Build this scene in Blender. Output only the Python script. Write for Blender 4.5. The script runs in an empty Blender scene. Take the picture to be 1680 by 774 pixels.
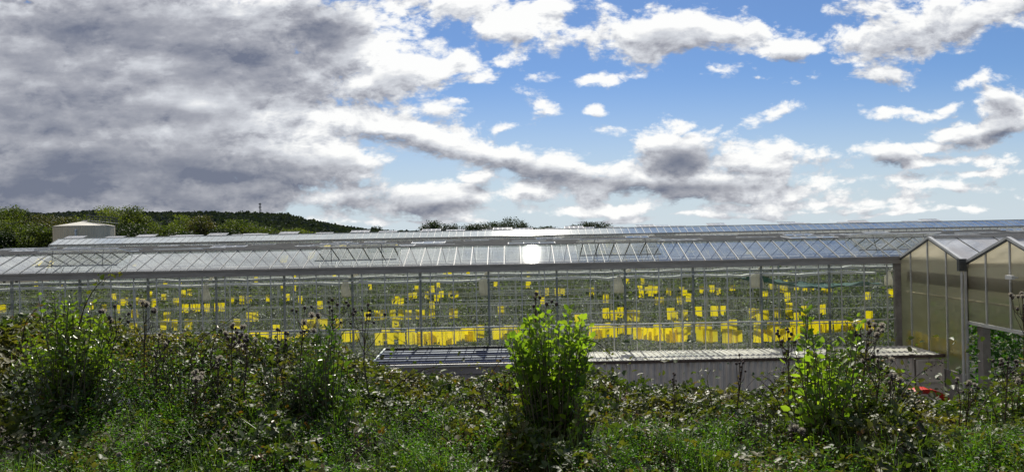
import bpy, math, random
import numpy as np
from mathutils import Vector, Matrix, Euler
R = math.radians
scene = bpy.context.scene
COL = scene.collection

# ---------------------------------------------------------------- camera
F = 1120.0                       # focal length in photograph pixels
ROLL = R(-1.13)
EYE = 7.0
G = -1.25                        # level of the nursery ground
cam_d = bpy.data.cameras.new('camera')
cam = bpy.data.objects.new('camera', cam_d); COL.objects.link(cam)
cam_d.sensor_width = 36.0
cam_d.lens = 36.0 * F / 1680.0
cam_d.clip_start = 0.1
cam_d.clip_end = 20000
cam.matrix_world = Matrix.Translation((0, 0, EYE)) @ Matrix.Rotation(R(90), 4, 'X') @ Matrix.Rotation(ROLL, 4, 'Z')
scene.camera = cam

def P(x, y, d):
    """point seen at photograph pixel (x, y) standing d metres in front of the viewpoint"""
    dx = (x - 840.0) / F; dy = (387.0 - y) / F
    c, s = math.cos(ROLL), math.sin(ROLL)
    return Vector(((dx*c - dy*s) * d, d, EYE + (dx*s + dy*c) * d))

# ---------------------------------------------------------------- light
SUN_EL, SUN_AZ = R(45.0), R(2.3)
sd = bpy.data.lights.new('sun', 'SUN'); sun = bpy.data.objects.new('sun', sd); COL.objects.link(sun)
sd.energy = 5.0; sd.angle = R(0.55); sd.color = (1.0, 0.94, 0.83)
sdir = Vector((math.sin(SUN_AZ)*math.cos(SUN_EL), math.cos(SUN_AZ)*math.cos(SUN_EL), math.sin(SUN_EL)))
sun.rotation_euler = (-sdir).to_track_quat('-Z', 'Y').to_euler()
sun.location = (0, 0, 60)
vs = scene.view_settings
scene.display_settings.display_device = 'sRGB'
vs.view_transform = 'Standard'; vs.look = 'None'; vs.exposure = 0.32; vs.gamma = 1.0; vs.use_curve_mapping = False
cy = scene.cycles
cy.transparent_max_bounces = 28
cy.max_bounces = 7; cy.diffuse_bounces = 3; cy.glossy_bounces = 3; cy.transmission_bounces = 5
cy.caustics_reflective = False; cy.caustics_refractive = False
cy.sample_clamp_indirect = 4.0

# ---------------------------------------------------------------- node helper
class NT:
    def __init__(s, tree): s.t = tree; s.n = tree.nodes; s.l = tree.links
    def new(s, typ, **kw):
        n = s.n.new(typ)
        for k, v in kw.items(): setattr(n, k, v)
        return n
    def put(s, sock, v):
        if v is None: return
        if isinstance(v, bpy.types.NodeSocket): s.l.new(v, sock)
        else:
            if hasattr(sock, 'default_value'):
                try: sock.default_value = v
                except Exception: sock.default_value = tuple(v) + (1.0,)
    def m(s, op, a, b=None, c=None, clamp=False):
        n = s.new('ShaderNodeMath', operation=op); n.use_clamp = clamp
        s.put(n.inputs[0], a)
        if b is not None: s.put(n.inputs[1], b)
        if c is not None: s.put(n.inputs[2], c)
        return n.outputs[0]
    def vm(s, op, a, b=None, out=0):
        n = s.new('ShaderNodeVectorMath', operation=op)
        s.put(n.inputs[0], a)
        if b is not None: s.put(n.inputs[1], b)
        return n.outputs['Value'] if op in ('LENGTH', 'DOT_PRODUCT') else n.outputs[0]
    def ramp(s, v, a, b, c=0.0, d=1.0, mode='SMOOTHSTEP'):
        n = s.new('ShaderNodeMapRange'); n.interpolation_type = mode
        s.put(n.inputs['Value'], v); s.put(n.inputs['From Min'], a); s.put(n.inputs['From Max'], b)
        s.put(n.inputs['To Min'], c); s.put(n.inputs['To Max'], d)
        return n.outputs[0]
    def mix(s, f, a, b, blend='MIX'):
        n = s.new('ShaderNodeMix', data_type='RGBA', blend_type=blend)
        s.put(n.inputs[0], f); s.put(n.inputs[6], a); s.put(n.inputs[7], b)
        return n.outputs[2]
    def noise(s, vec, scale, detail=4, rough=0.55, out='Fac', **kw):
        n = s.new('ShaderNodeTexNoise')
        if vec is not None: s.put(n.inputs['Vector'], vec)
        n.inputs['Scale'].default_value = scale; n.inputs['Detail'].default_value = detail; n.inputs['Roughness'].default_value = rough
        for k, v in kw.items(): n.inputs[k].default_value = v
        return n.outputs[out]

# ---------------------------------------------------------------- sky with clouds
world = bpy.data.worlds.new('World'); scene.world = world; world.use_nodes = True
w = NT(world.node_tree); w.n.clear()
def uvp(x, y):
    q = P(x, y, 1.0); return q.x, q.z - EYE
# fields as soft ellipses: x, y, rx, ry, tilt in degrees (down to the right is positive), strength
COVER = [
 (170,150,560,330,0,2.0),(560,60,215,130,0,1.15),(665,112,165,60,0,1.1),(260,310,420,75,0,1.3),
 (600,200,190,55,12,1.0),(760,245,200,50,14,1.05),(930,280,160,48,10,1.1),(560,322,160,40,0,0.9),
 (730,325,150,38,0,1.05),(780,300,60,26,0,0.8),(500,270,170,80,0,1.1),
 (850,42,120,60,10,0.95),(790,8,120,40,0,0.9),(900,15,80,30,0,.8),(1095,54,195,56,2,1.15),(1020,40,90,40,0,.8),
 (1290,78,150,30,0,0.8),(1480,66,200,56,-8,0.95),(1590,30,190,48,-12,1.0),(1440,25,100,60,0,.8),(1455,120,75,30,0,.75),
 (1178,115,74,22,0,.7),(1278,190,72,20,-4,.75),(1500,180,74,17,-5,.7),(1545,166,70,11,-8,.5),
 (1112,250,120,62,0,1.2),(1120,208,62,30,0,.75),(1230,266,150,44,2,1.05),(1150,304,270,40,0,1.1),(1010,300,140,42,0,1.0),
 (1645,165,72,38,0,1.0),(1620,212,110,40,-12,1.0),(1530,240,130,15,-6,.6),(1460,256,66,30,0,.95),(1540,268,240,16,-2,.72),
 (1620,132,90,13,-10,.6),(1300,312,70,26,0,.8),(1390,330,200,13,0,.55),(1580,311,90,14,0,.75),(1600,288,130,12,-3,.6),
 (970,127,54,17,4,.65),(888,120,34,18,0,.55),(972,180,30,11,0,.55),(812,93,44,17,0,.6),(830,212,46,10,-6,.5),
 (715,186,70,24,12,.6),(745,170,50,18,0,.55),(1000,211,90,10,0,.33),(890,168,60,22,20,.42),(1040,117,26,9,0,.45),(1240,131,24,8,0,.45),
 (1400,300,260,20,-3,.55),(1250,335,230,16,0,.62),(1620,262,150,16,-5,.7),(1560,345,220,9,0,.5),(880,315,120,22,0,.75),
 (1000,340,230,22,0,.78),(1180,352,330,9,-1,.6),(1000,362,420,6,-1,.5),(700,362,200,6,0,.4),(1500,350,260,7,-2,.5),(1300,345,420,10,-1,.5),
]
DARK = [
 (80,300,520,95,0,1.0),(330,300,330,80,0,1.05),(130,60,270,110,6,0.8),(420,105,280,75,10,.85),(530,50,120,75,0,.85),(60,190,300,90,0,.75),
 (560,335,220,30,0,.5),(720,338,160,18,0,.5),(600,170,170,30,8,.35),(870,282,150,22,12,.75),(960,298,130,22,4,.7),
 (1112,264,90,34,0,.95),(1130,308,210,18,0,.9),(1460,262,55,20,0,.9),(1300,312,50,16,0,.7),(1650,172,60,14,0,.45),(1630,224,80,14,-12,.5),
 (1580,314,60,8,0,.5),(790,312,50,22,0,.5),(1090,50,110,16,0,.2),(1480,80,160,18,-8,.22),(680,235,120,18,14,.35),(1380,262,60,9,0,.25),
]
BRIGHT = [
 (620,110,170,70,0,.8),(700,120,110,50,0,.6),(250,95,80,14,8,.35),(240,105,50,20,0,.4),(650,215,150,20,12,.6),(1090,40,150,34,0,.6),(860,40,110,50,0,.7),(460,110,40,20,0,.5),(60,70,60,12,10,.3),(500,240,140,22,8,.42),(330,170,150,18,6,.35),(100,100,120,22,14,.3),(650,60,90,60,0,.7),(560,290,110,16,0,.5),
]
def blob_group(name, blobs, floor=-1.0):
    g = bpy.data.node_groups.new(name, 'ShaderNodeTree')
    g.interface.new_socket('Vector', in_out='INPUT', socket_type='NodeSocketVector')
    g.interface.new_socket('Value', in_out='OUTPUT', socket_type='NodeSocketFloat')
    k = NT(g); gi = k.new('NodeGroupInput'); go = k.new('NodeGroupOutput')
    acc = None
    for (x, y, rx, ry, tilt, s) in blobs:
        u, v = uvp(x, y)
        mp = k.new('ShaderNodeMapping', vector_type='TEXTURE')
        mp.inputs['Location'].default_value = (u, v, 0)
        mp.inputs['Rotation'].default_value = (0, 0, -R(tilt) - ROLL*0)
        mp.inputs['Scale'].default_value = (rx/F, ry/F, 1)
        k.put(mp.inputs['Vector'], gi.outputs[0])
        ln = k.vm('LENGTH', mp.outputs[0])
        f = k.m('MULTIPLY_ADD', ln, -s, s)
        acc = f if acc is None else k.m('SMOOTH_MAX', acc, f, 0.12)
    acc = k.m('MAXIMUM', acc, floor)
    k.put(go.inputs[0], acc)
    return g
g_cov = blob_group('cloud cover', COVER)
g_dark = blob_group('cloud shade', DARK, 0.0)
g_bri = blob_group('cloud light', BRIGHT, 0.0)
# density group: (u,v) -> density
g = bpy.data.node_groups.new('cloud density', 'ShaderNodeTree')
g.interface.new_socket('Vector', in_out='INPUT', socket_type='NodeSocketVector')
g.interface.new_socket('Density', in_out='OUTPUT', socket_type='NodeSocketFloat')
k = NT(g); gi = k.new('NodeGroupInput'); go = k.new('NodeGroupOutput')
p0 = gi.outputs[0]
st = k.vm('MULTIPLY', p0, (1.0, 1.7, 1.0))
wn = k.noise(st, 7.0, 3, 0.5, out='Color')
wn = k.vm('SUBTRACT', wn, (0.5, 0.5, 0.5))
pw = k.vm('ADD', p0, k.vm('MULTIPLY', wn, (0.075, 0.05, 0)))
cg = k.new('ShaderNodeGroup'); cg.node_tree = g_cov; k.put(cg.inputs[0], pw)
st2 = k.vm('ADD', st, k.vm('MULTIPLY', wn, (0.05, 0.05, 0)))
n1 = k.noise(st2, 9.0, 11, 0.62)
n2 = k.noise(st2, 34.0, 6, 0.6)
n3 = k.noise(k.vm('MULTIPLY', p0, (1.0, 3.2, 1.0)), 95.0, 5, 0.65)
vo = k.new('ShaderNodeTexVoronoi', feature='F1'); vo.normalize = True; vo.inputs['Scale'].default_value = 20.0; vo.inputs['Detail'].default_value = 3.5; vo.inputs['Roughness'].default_value = 0.55; vo.inputs['Lacunarity'].default_value = 2.3
k.put(vo.inputs['Vector'], st2)
bil = k.m('MULTIPLY_ADD', vo.outputs['Distance'], -0.85, 0.235)
fb = k.m('MULTIPLY_ADD', n2, 0.22, k.m('MULTIPLY_ADD', n3, 0.08, n1))
fb = k.m('ADD', k.m('SUBTRACT', fb, 0.65), bil)
d = k.m('MULTIPLY_ADD', fb, 2.15, k.m('MINIMUM', cg.outputs[0], 1.15))
d = k.m('SUBTRACT', d, 0.06)
k.put(go.inputs[0], d)
g_den = g

tc = w.new('ShaderNodeTexCoord')
sp = w.new('ShaderNodeSeparateXYZ'); w.put(sp.inputs[0], tc.outputs['Generated'])
X_, Y_, Z_ = sp.outputs
yy = w.m('MAXIMUM', Y_, 0.12)
uv = w.new('ShaderNodeCombineXYZ'); w.put(uv.inputs[0], w.m('DIVIDE', X_, yy)); w.put(uv.inputs[1], w.m('DIVIDE', Z_, yy))
def grp(t, v):
    n = w.new('ShaderNodeGroup'); n.node_tree = t; w.put(n.inputs[0], v); return n.outputs[0]
den = grp(g_den, uv.outputs[0])
den2 = grp(g_den, w.vm('ADD', uv.outputs[0], (0.0, 0.016, 0)))
dk = grp(g_dark, uv.outputs[0]); br = grp(g_bri, uv.outputs[0])
lown = w.noise(w.vm('MULTIPLY', uv.outputs[0], (1.0, 2.4, 1.0)), 5.0, 4, 0.5)
streak = w.noise(w.vm('ADD', w.vm('MULTIPLY', uv.outputs[0], (1.0, 4.2, 1.0)), (3.1, 1.7, 0)), 7.0, 4, 0.5)
midn = w.noise(w.vm('MULTIPLY', uv.outputs[0], (1.0, 2.4, 1.0)), 20.0, 6, 0.6)
# generic clouds outside the framed part of the sky
pl = w.new('ShaderNodeCombineXYZ'); zz = w.m('ADD', w.m('MAXIMUM', Z_, 0.0), 0.18)
w.put(pl.inputs[0], w.m('DIVIDE', X_, zz)); w.put(pl.inputs[1], w.m('DIVIDE', Y_, zz))
gn = w.noise(pl.outputs[0], 1.6, 9, 0.6)
gden = w.m('MULTIPLY_ADD', gn, 4.0, -1.95)
gden = w.m('ADD', gden, w.ramp(X_, 0.25, -0.35, -0.15, 0.75))
outside = w.m('MAXIMUM', w.ramp(w.m('DIVIDE', Z_, yy), 0.38, 0.6), w.ramp(Y_, 0.75, 0.55))
denf = w.m('ADD', w.m('MULTIPLY', den, w.m('SUBTRACT', 1.0, outside)), w.m('MULTIPLY', gden, outside))
alpha = w.ramp(denf, 0.0, 0.42)
den2f = w.m('ADD', w.m('MULTIPLY', den2, w.m('SUBTRACT', 1.0, outside)), w.m('MULTIPLY', gden, outside))
# shade: how much cloud lies between this point and the sun above, plus broad thick parts
sh = w.m('MULTIPLY', w.ramp(den2f, 0.1, 1.3), 0.24)
sh = w.m('ADD', sh, w.m('MULTIPLY', w.m('SUBTRACT', den2f, denf), w.ramp(denf, 1.15, 0.35, 0.10, 0.55)))
sh = w.m('ADD', sh, 0.10)
sh = w.m('ADD', sh, w.m('MULTIPLY', dk, w.m('MULTIPLY_ADD', lown, 1.15, 0.15)))
sh = w.m('ADD', sh, w.m('MULTIPLY', w.m('MULTIPLY_ADD', midn, 0.5, -0.25), w.ramp(dk, 0.9, 0.2, 0.25, 0.7)))
sh = w.m('ADD', sh, w.m('MULTIPLY_ADD', streak, 0.8, -0.38))
sh = w.m('SUBTRACT', sh, w.m('MULTIPLY', br, 0.55), clamp=True)
cr = w.new('ShaderNodeValToRGB'); w.put(cr.inputs[0], sh)
e = cr.color_ramp.elements
e[0].position = 0.0; e[0].color = (1.0, 1.0, 0.985, 1)
e[1].position = 1.0; e[1].color = (0.165, 0.185, 0.25, 1)
a = e.new(0.25); a.color = (0.66, 0.68, 0.72, 1)
a = e.new(0.55); a.color = (0.39, 0.40, 0.445, 1)
a = e.new(0.8); a.color = (0.25, 0.265, 0.32, 1)
sky = w.new('ShaderNodeTexSky', sky_type='NISHITA')
sky.sun_disc = False; sky.sun_elevation = SUN_EL; sky.sun_rotation = SUN_AZ
sky.air_density = 1.0; sky.dust_density = 0.2; sky.ozone_density = 3.0; sky.altitude = 60
hz = w.ramp(w.m('DIVIDE', Z_, yy), -0.02, 0.25, 1.0, 0.0)
skyc = w.mix(w.m('MULTIPLY', hz, .95), sky.outputs[0], (11.2, 10.4, 9.0, 1))
skyc = w.mix(1.0, skyc, (0.64, 0.79, 1.0, 1), 'MULTIPLY')
bg1 = w.new('ShaderNodeBackground'); w.put(bg1.inputs[0], skyc); bg1.inputs[1].default_value = 0.069
bg2 = w.new('ShaderNodeBackground'); w.put(bg2.inputs[0], cr.outputs[0]); # clouds far from the sun's side of the sky give less light
sunv = w.vm('DOT_PRODUCT', tc.outputs['Generated'], tuple(sdir))
w.put(bg2.inputs[1], w.ramp(sunv, 0.62, 0.1, 0.81, 0.42))
mx = w.new('ShaderNodeMixShader'); w.put(mx.inputs[0], w.m('MULTIPLY', alpha, 0.97)); w.put(mx.inputs[1], bg1.outputs[0]); w.put(mx.inputs[2], bg2.outputs[0])
wo = w.new('ShaderNodeOutputWorld'); w.put(wo.inputs[0], mx.outputs[0])
world.cycles.sampling_method = 'MANUAL'; world.cycles.sample_map_resolution = 1024

# ---------------------------------------------------------------- materials
def mat(name, col=(.5,.5,.5), rough=0.6, metal=0.0, spec=0.5, var=0.0, vscale=5.0, bump=0.0, bscale=30.0, stretch=(1,1,1)):
    m = bpy.data.materials.new(name); m.use_nodes = True
    k = NT(m.node_tree); b = k.n['Principled BSDF']
    b.inputs['Roughness'].default_value = rough; b.inputs['Metallic'].default_value = metal
    b.inputs['Specular IOR Level'].default_value = spec
    tcn = k.new('ShaderNodeTexCoord'); vec = k.vm('MULTIPLY', tcn.outputs['Object'], stretch)
    if var > 0:
        n = k.noise(vec, vscale, 6, 0.6)
        f = k.ramp(n, 0.3, 0.7)
        c1 = tuple(c*(1-var) for c in col) + (1,); c2 = tuple(min(1, c*(1+var)) for c in col) + (1,)
        k.put(b.inputs['Base Color'], k.mix(f, c1, c2))
    else: b.inputs['Base Color'].default_value = tuple(col) + (1,)
    if bump > 0:
        bn = k.new('ShaderNodeBump'); bn.inputs['Strength'].default_value = bump; bn.inputs['Distance'].default_value = 0.02
        k.put(bn.inputs['Height'], k.noise(vec, bscale, 5, 0.6)); k.put(b.inputs['Normal'], bn.outputs[0])
    return m

def glass(name, base=0.06, gain=1.7, rough=0.03, dirt=0.06, tint=(0.93,0.97,0.96), dcol=(0.75,0.78,0.80), dscale=0.7):
    """thin pane: lets light through, mirrors more at grazing angles, a film of dust"""
    m = bpy.data.materials.new(name); m.use_nodes = True
    k = NT(m.node_tree); k.n.clear()
    lw = k.new('ShaderNodeLayerWeight'); lw.inputs['Blend'].default_value = 0.5
    f = k.m('POWER', lw.outputs['Facing'], 5.0)
    f = k.m('MULTIPLY_ADD', f, gain, base, clamp=True)
    tr = k.new('ShaderNodeBsdfTransparent'); k.put(tr.inputs[0], tint + (1,))
    gl = k.new('ShaderNodeBsdfGlossy'); gl.inputs['Roughness'].default_value = rough; k.put(gl.inputs[0], (1,1,1,1))
    df = k.new('ShaderNodeBsdfDiffuse'); k.put(df.inputs[0], dcol + (1,))
    tl = k.new('ShaderNodeBsdfTranslucent'); k.put(tl.inputs[0], dcol + (1,))
    dd = k.new('ShaderNodeMixShader'); dd.inputs[0].default_value = 0.5; k.put(dd.inputs[1], df.outputs[0]); k.put(dd.inputs[2], tl.outputs[0])
    a = k.new('ShaderNodeMixShader'); k.put(a.inputs[0], f); k.put(a.inputs[1], tr.outputs[0]); k.put(a.inputs[2], gl.outputs[0])
    tcn = k.new('ShaderNodeTexCoord')
    n = k.noise(k.vm('MULTIPLY', tcn.outputs['Object'], (1, 1, 1)), dscale, 6, 0.65)
    dm = k.m('MULTIPLY', k.ramp(n, 0.3, 0.75, 0.35, 1.6), dirt)
    b = k.new('ShaderNodeMixShader'); k.put(b.inputs[0], dm); k.put(b.inputs[1], a.outputs[0]); k.put(b.inputs[2], dd.outputs[0])
    o = k.new('ShaderNodeOutputMaterial'); k.put(o.inputs[0], b.outputs[0])
    return m

def leafmat(name, c1, c2, c3, rough=0.35, trans=0.35, spec=0.6, tboost=1.6, scale=1.3):
    m = bpy.data.materials.new(name); m.use_nodes = True
    k = NT(m.node_tree); b = k.n['Principled BSDF']; out = [n for n in k.n if n.type == 'OUTPUT_MATERIAL'][0]
    geo = k.new('ShaderNodeNewGeometry'); rp = geo.outputs['Random Per Island']
    tcn = k.new('ShaderNodeTexCoord')
    n = k.noise(tcn.outputs['Object'], scale, 3, 0.6)
    col = k.mix(rp, c1 + (1,), c2 + (1,))
    col = k.mix(k.ramp(n, 0.42, 0.68), col, c3 + (1,))
    k.put(b.inputs['Base Color'], col)
    b.inputs['Roughness'].default_value = rough; b.inputs['Specular IOR Level'].default_value = spec
    tl = k.new('ShaderNodeBsdfTranslucent')
    k.put(tl.inputs[0], k.mix(1.0, col, (tboost*1.15, tboost*1.25, tboost*0.35, 1), 'MULTIPLY'))
    mx = k.new('ShaderNodeMixShader'); mx.inputs[0].default_value = trans
    k.put(mx.inputs[1], b.outputs[0]); k.put(mx.inputs[2], tl.outputs[0]); k.put(out.inputs[0], mx.outputs[0])
    return m

M = {}
M['alu'] = mat('weathered aluminium', (0.62,0.62,0.60), 0.5, 0.35, var=.12, vscale=2)
M['alu_dark'] = mat('dark steel', (0.10,0.105,0.105), 0.55, 0.3, var=.2)
M['steel'] = mat('galvanised steel', (0.26,0.27,0.27), 0.5, 0.5, var=.2)
M['gutter'] = mat('gutter steel', (0.40,0.37,0.33), 0.6, 0.2, var=.15, vscale=1.2, stretch=(1,1,6))
M['wire'] = mat('wire', (0.6,0.58,0.52), 0.32, 0.9)
M['pipe_white'] = mat('white painted pipe', (0.7,0.69,0.64), 0.4)
M['bar'] = mat('grey roof bars', (0.42,0.42,0.41), 0.6, 0.0, var=.1)
M['roof_glass'] = glass('roof glass', 0.11, 2.6, 0.016, 0.16)
M['wall_glass'] = glass('wall glass', 0.03, 1.3, 0.02, 0.065)
M['far_glass'] = glass('far roof glass', 0.22, 2.6, 0.07, 0.22, dcol=(0.72,0.82,0.84))
M['poly_roof'] = glass('polycarbonate roof sheet', 0.05, 1.5, 0.15, 0.85, dcol=(0.72,0.72,0.76), dscale=0.5)
M['curtain'] = mat('white curtain cloth', (0.74,0.72,0.66), 0.8, var=.08)
M['concrete'] = mat('concrete', (0.30,0.275,0.25), 0.85, var=.2, vscale=2.5, bump=.3)
M['shed_wall_b'] = mat('brown inner screen', (0.22,0.18,0.12), .8)
M['floor'] = mat('ground cloth', (0.045,0.05,0.035), 0.9, var=.25, vscale=1.0)
M['soil'] = mat('dark soil', (0.032,0.027,0.015), 0.95, var=.5, vscale=3, bump=1.0, bscale=12)
M['grass_far'] = mat('far meadow', (0.055,0.075,0.03), 0.95, var=.35, vscale=.05)
M['sash'] = mat('white vent sash', (0.78,0.78,0.76), 0.4)
M['green_net'] = None

def poly_wall():
    m = bpy.data.materials.new('ribbed polycarbonate'); m.use_nodes = True
    k = NT(m.node_tree); k.n.clear()
    tcn = k.new('ShaderNodeTexCoord')
    n = k.noise(k.vm('MULTIPLY', tcn.outputs['Object'], (1, .5, 1.6)), 1.1, 5, 0.6)
    fine = k.new('ShaderNodeTexWave', wave_type='BANDS', bands_direction='Y'); fine.inputs['Scale'].default_value = 14; k.put(fine.inputs['Vector'], tcn.outputs['Object'])
    col = k.mix(k.ramp(n, .3, .7), (0.47,0.43,0.31,1), (0.68,0.63,0.47,1))
    col = k.mix(k.m('MULTIPLY', fine.outputs['Fac'], .12), col, (0.35,0.3,0.2,1))
    df = k.new('ShaderNodeBsdfDiffuse'); k.put(df.inputs[0], k.mix(1.0, col, (.62,.62,.66,1), 'MULTIPLY'))
    tl = k.new('ShaderNodeBsdfTranslucent'); k.put(tl.inputs[0], col)
    gl = k.new('ShaderNodeBsdfGlossy'); gl.inputs['Roughness'].default_value = 0.28; k.put(gl.inputs[0], (.9,.88,.8,1))
    tr = k.new('ShaderNodeBsdfRefraction'); tr.inputs['IOR'].default_value = 1.18; tr.inputs['Roughness'].default_value = .3; k.put(tr.inputs[0], (.95,.86,.58,1))
    a = k.new('ShaderNodeMixShader'); a.inputs[0].default_value = .55; k.put(a.inputs[1], df.outputs[0]); k.put(a.inputs[2], tl.outputs[0])
    b = k.new('ShaderNodeMixShader'); b.inputs[0].default_value = .5; k.put(b.inputs[1], a.outputs[0]); k.put(b.inputs[2], tr.outputs[0])
    c = k.new('ShaderNodeMixShader'); c.inputs[0].default_value = .14; k.put(c.inputs[1], b.outputs[0]); k.put(c.inputs[2], gl.outputs[0])
    o = k.new('ShaderNodeOutputMaterial'); k.put(o.inputs[0], c.outputs[0])
    return m
M['poly_wall'] = poly_wall()
def trans_cloth(name, col, tcol, f, rough=.5):
    m = bpy.data.materials.new(name); m.use_nodes = True
    k = NT(m.node_tree); b = k.n['Principled BSDF']; out = [n for n in k.n if n.type == 'OUTPUT_MATERIAL'][0]
    tcn = k.new('ShaderNodeTexCoord'); n = k.noise(tcn.outputs['Object'], 3.0, 4)
    k.put(b.inputs['Base Color'], k.mix(k.ramp(n,.3,.7), tuple(c*.8 for c in col)+(1,), col+(1,))); b.inputs['Roughness'].default_value = rough
    tl = k.new('ShaderNodeBsdfTranslucent'); k.put(tl.inputs[0], tcol+(1,))
    mx_ = k.new('ShaderNodeMixShader'); mx_.inputs[0].default_value = f
    k.put(mx_.inputs[1], b.outputs[0]); k.put(mx_.inputs[2], tl.outputs[0]); k.put(out.inputs[0], mx_.outputs[0])
    return m
M['trap'] = trans_cloth('yellow sticky film', (0.95,0.74,0.012), (1.0,0.90,0.02), .75, .4)
M['green_net'] = trans_cloth('teal shade cloth', (0.035,0.14,0.115), (0.06,0.26,0.20), .4, .8)
M['bag'] = trans_cloth('bundled screen cloth', (0.80,0.77,0.68), (0.9,0.86,0.74), .5, .8)

# ---------------------------------------------------------------- mesh helpers
class MB:
    def __init__(s): s.v = []; s.f = []
    def quad(s, *p):
        n = len(s.v); s.v += [tuple(q) for q in p]; s.f.append(tuple(range(n, n+len(p))))
    def box(s, x0, x1, y0, y1, z0, z1):
        n = len(s.v)
        s.v += [(x0,y0,z0),(x1,y0,z0),(x1,y1,z0),(x0,y1,z0),(x0,y0,z1),(x1,y0,z1),(x1,y1,z1),(x0,y1,z1)]
        s.f += [tuple(n+i for i in q) for q in ((0,3,2,1),(4,5,6,7),(0,1,5,4),(1,2,6,5),(2,3,7,6),(3,0,4,7))]
    def bar(s, a, b, wd, ht, up=(0,0,1)):
        a = Vector(a); b = Vector(b); t = (b-a).normalized(); up = Vector(up)
        sd_ = t.cross(up)
        if sd_.length < 1e-4: sd_ = t.cross(Vector((0,1,0)))
        sd_.normalize(); u = sd_.cross(t).normalized()
        n = len(s.v)
        for q in (a, b):
            for i, j in ((-1,-1),(1,-1),(1,1),(-1,1)):
                s.v.append(tuple(q + sd_*i*wd/2 + u*j*ht/2))
        s.f += [tuple(n+i for i in q) for q in ((0,1,2,3),(7,6,5,4),(0,4,5,1),(1,5,6,2),(2,6,7,3),(3,7,4,0))]
    def tube(s, pts, r, n=6, r2=None, cap=True):
        pts = [Vector(p) for p in pts]; m = len(pts); base = len(s.v)
        for i, p in enumerate(pts):
            t = (pts[min(i+1, m-1)] - pts[max(i-1, 0)]).normalized()
            a = t.cross(Vector((0.03,0.02,1)) if abs(t.z) < .95 else Vector((1,0.05,0))).normalized(); b = t.cross(a)
            rr = r if r2 is None else r + (r2-r)*i/(m-1)
            for j in range(n):
                th = 2*math.pi*j/n; s.v.append(tuple(p + (a*math.cos(th)+b*math.sin(th))*rr))
        for i in range(m-1):
            for j in range(n):
                s.f.append((base+i*n+j, base+i*n+(j+1)%n, base+(i+1)*n+(j+1)%n, base+(i+1)*n+j))
        if cap:
            s.f.append(tuple(base+j for j in reversed(range(n)))); s.f.append(tuple(base+(m-1)*n+j for j in range(n)))
    def lathe(s, c, prof, n=24, tilt=None):
        base = len(s.v); c = Vector(c)
        for (r, z) in prof:
            for j in range(n):
                th = 2*math.pi*j/n; q = Vector((r*math.cos(th), r*math.sin(th), z))
                if tilt: q = tilt @ q
                s.v.append(tuple(c + q))
        for i in range(len(prof)-1):
            for j in range(n):
                s.f.append((base+i*n+j, base+i*n+(j+1)%n, base+(i+1)*n+(j+1)%n, base+(i+1)*n+j))
    def build(s, name, m, parent=None, smooth=False, org=None):
        me = bpy.data.meshes.new(name)
        o3 = Vector(org) if org is not None else None
        vv = s.v if o3 is None else [(x-o3.x, y-o3.y, z-o3.z) for x, y, z in s.v]
        me.from_pydata(vv, [], s.f); me.materials.append(m)
        if smooth: me.polygons.foreach_set('use_smooth', [True]*len(me.polygons))
        o = bpy.data.objects.new(name, me); COL.objects.link(o)
        if parent is not None: o.parent = parent
        if o3 is not None: o.location = o3
        return o
def tag(o, label=None, cat=None, group=None, kind=None):
    if label: o['label'] = label
    if cat: o['category'] = cat
    if group: o['group'] = group
    if kind: o['kind'] = kind
    return o
def empty(name, loc=(0,0,0)):
    o = bpy.data.objects.new(name, None); COL.objects.link(o); o.location = loc; return o
def np_mesh(name, verts, faces_n, m, parent=None, n=4):
    """verts (N,3) array, faces (K,n) array"""
    me = bpy.data.meshes.new(name)
    me.vertices.add(len(verts)); me.vertices.foreach_set('co', np.ascontiguousarray(verts, dtype=np.float32).ravel())
    K = len(faces_n); me.loops.add(K*n); me.loops.foreach_set('vertex_index', np.ascontiguousarray(faces_n, dtype=np.int32).ravel())
    me.polygons.add(K); me.polygons.foreach_set('loop_start', np.arange(0, K*n, n, dtype=np.int32))
    me.polygons.foreach_set('loop_total', np.full(K, n, dtype=np.int32))
    me.update(calc_edges=True)
    me.materials.append(m)
    o = bpy.data.objects.new(name, me); COL.objects.link(o)
    if parent is not None: o.parent = parent
    return o
rng = np.random.default_rng(7)
random.seed(5)

def unit(a): return a/np.maximum(np.linalg.norm(a, axis=-1, keepdims=True), 1e-9)
def leaves(pos, size, aspect=0.6, up=0.6, fold=0.25, droop=0.0, dirs=None, r=rng, nrm=None):
    """leaf shaped faces (two folded quads each) at pos; size may be an array; up = how far leaves lie flat"""
    n = len(pos); size = np.broadcast_to(np.asarray(size, float), (n,))[:, None]
    if nrm is None: nrm = unit(r.normal(size=(n,3))*(1-up) + np.array([0,0,1.0])*up*1.3)
    t = r.normal(size=(n,3)) if dirs is None else dirs + r.normal(size=(n,3))*0.35
    t = unit(t - nrm*np.sum(t*nrm, 1, keepdims=True))
    t = unit(t + np.array([0,0,-droop]))
    s_ = unit(np.cross(t, nrm)); nn = np.cross(s_, t)
    L = size; W = size*aspect*0.5*r.uniform(.8, 1.2, (n,1))
    up_ = nn*fold*W
    b = pos; tip = pos + t*L - nn*L*0.12
    v = np.stack([b, b + t*L*.28 + s_*W + up_, b + t*L*.68 + s_*W*.8 + up_*.8, tip, b + t*L*.68 - s_*W*.8 + up_*.8, b + t*L*.28 - s_*W + up_], 1)
    f0 = np.arange(n)[:, None]*6
    f = np.concatenate([f0 + np.array([0,1,2,3]), f0 + np.array([0,3,4,5])], 1).reshape(-1, 4)
    return v.reshape(-1, 3), f
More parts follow.
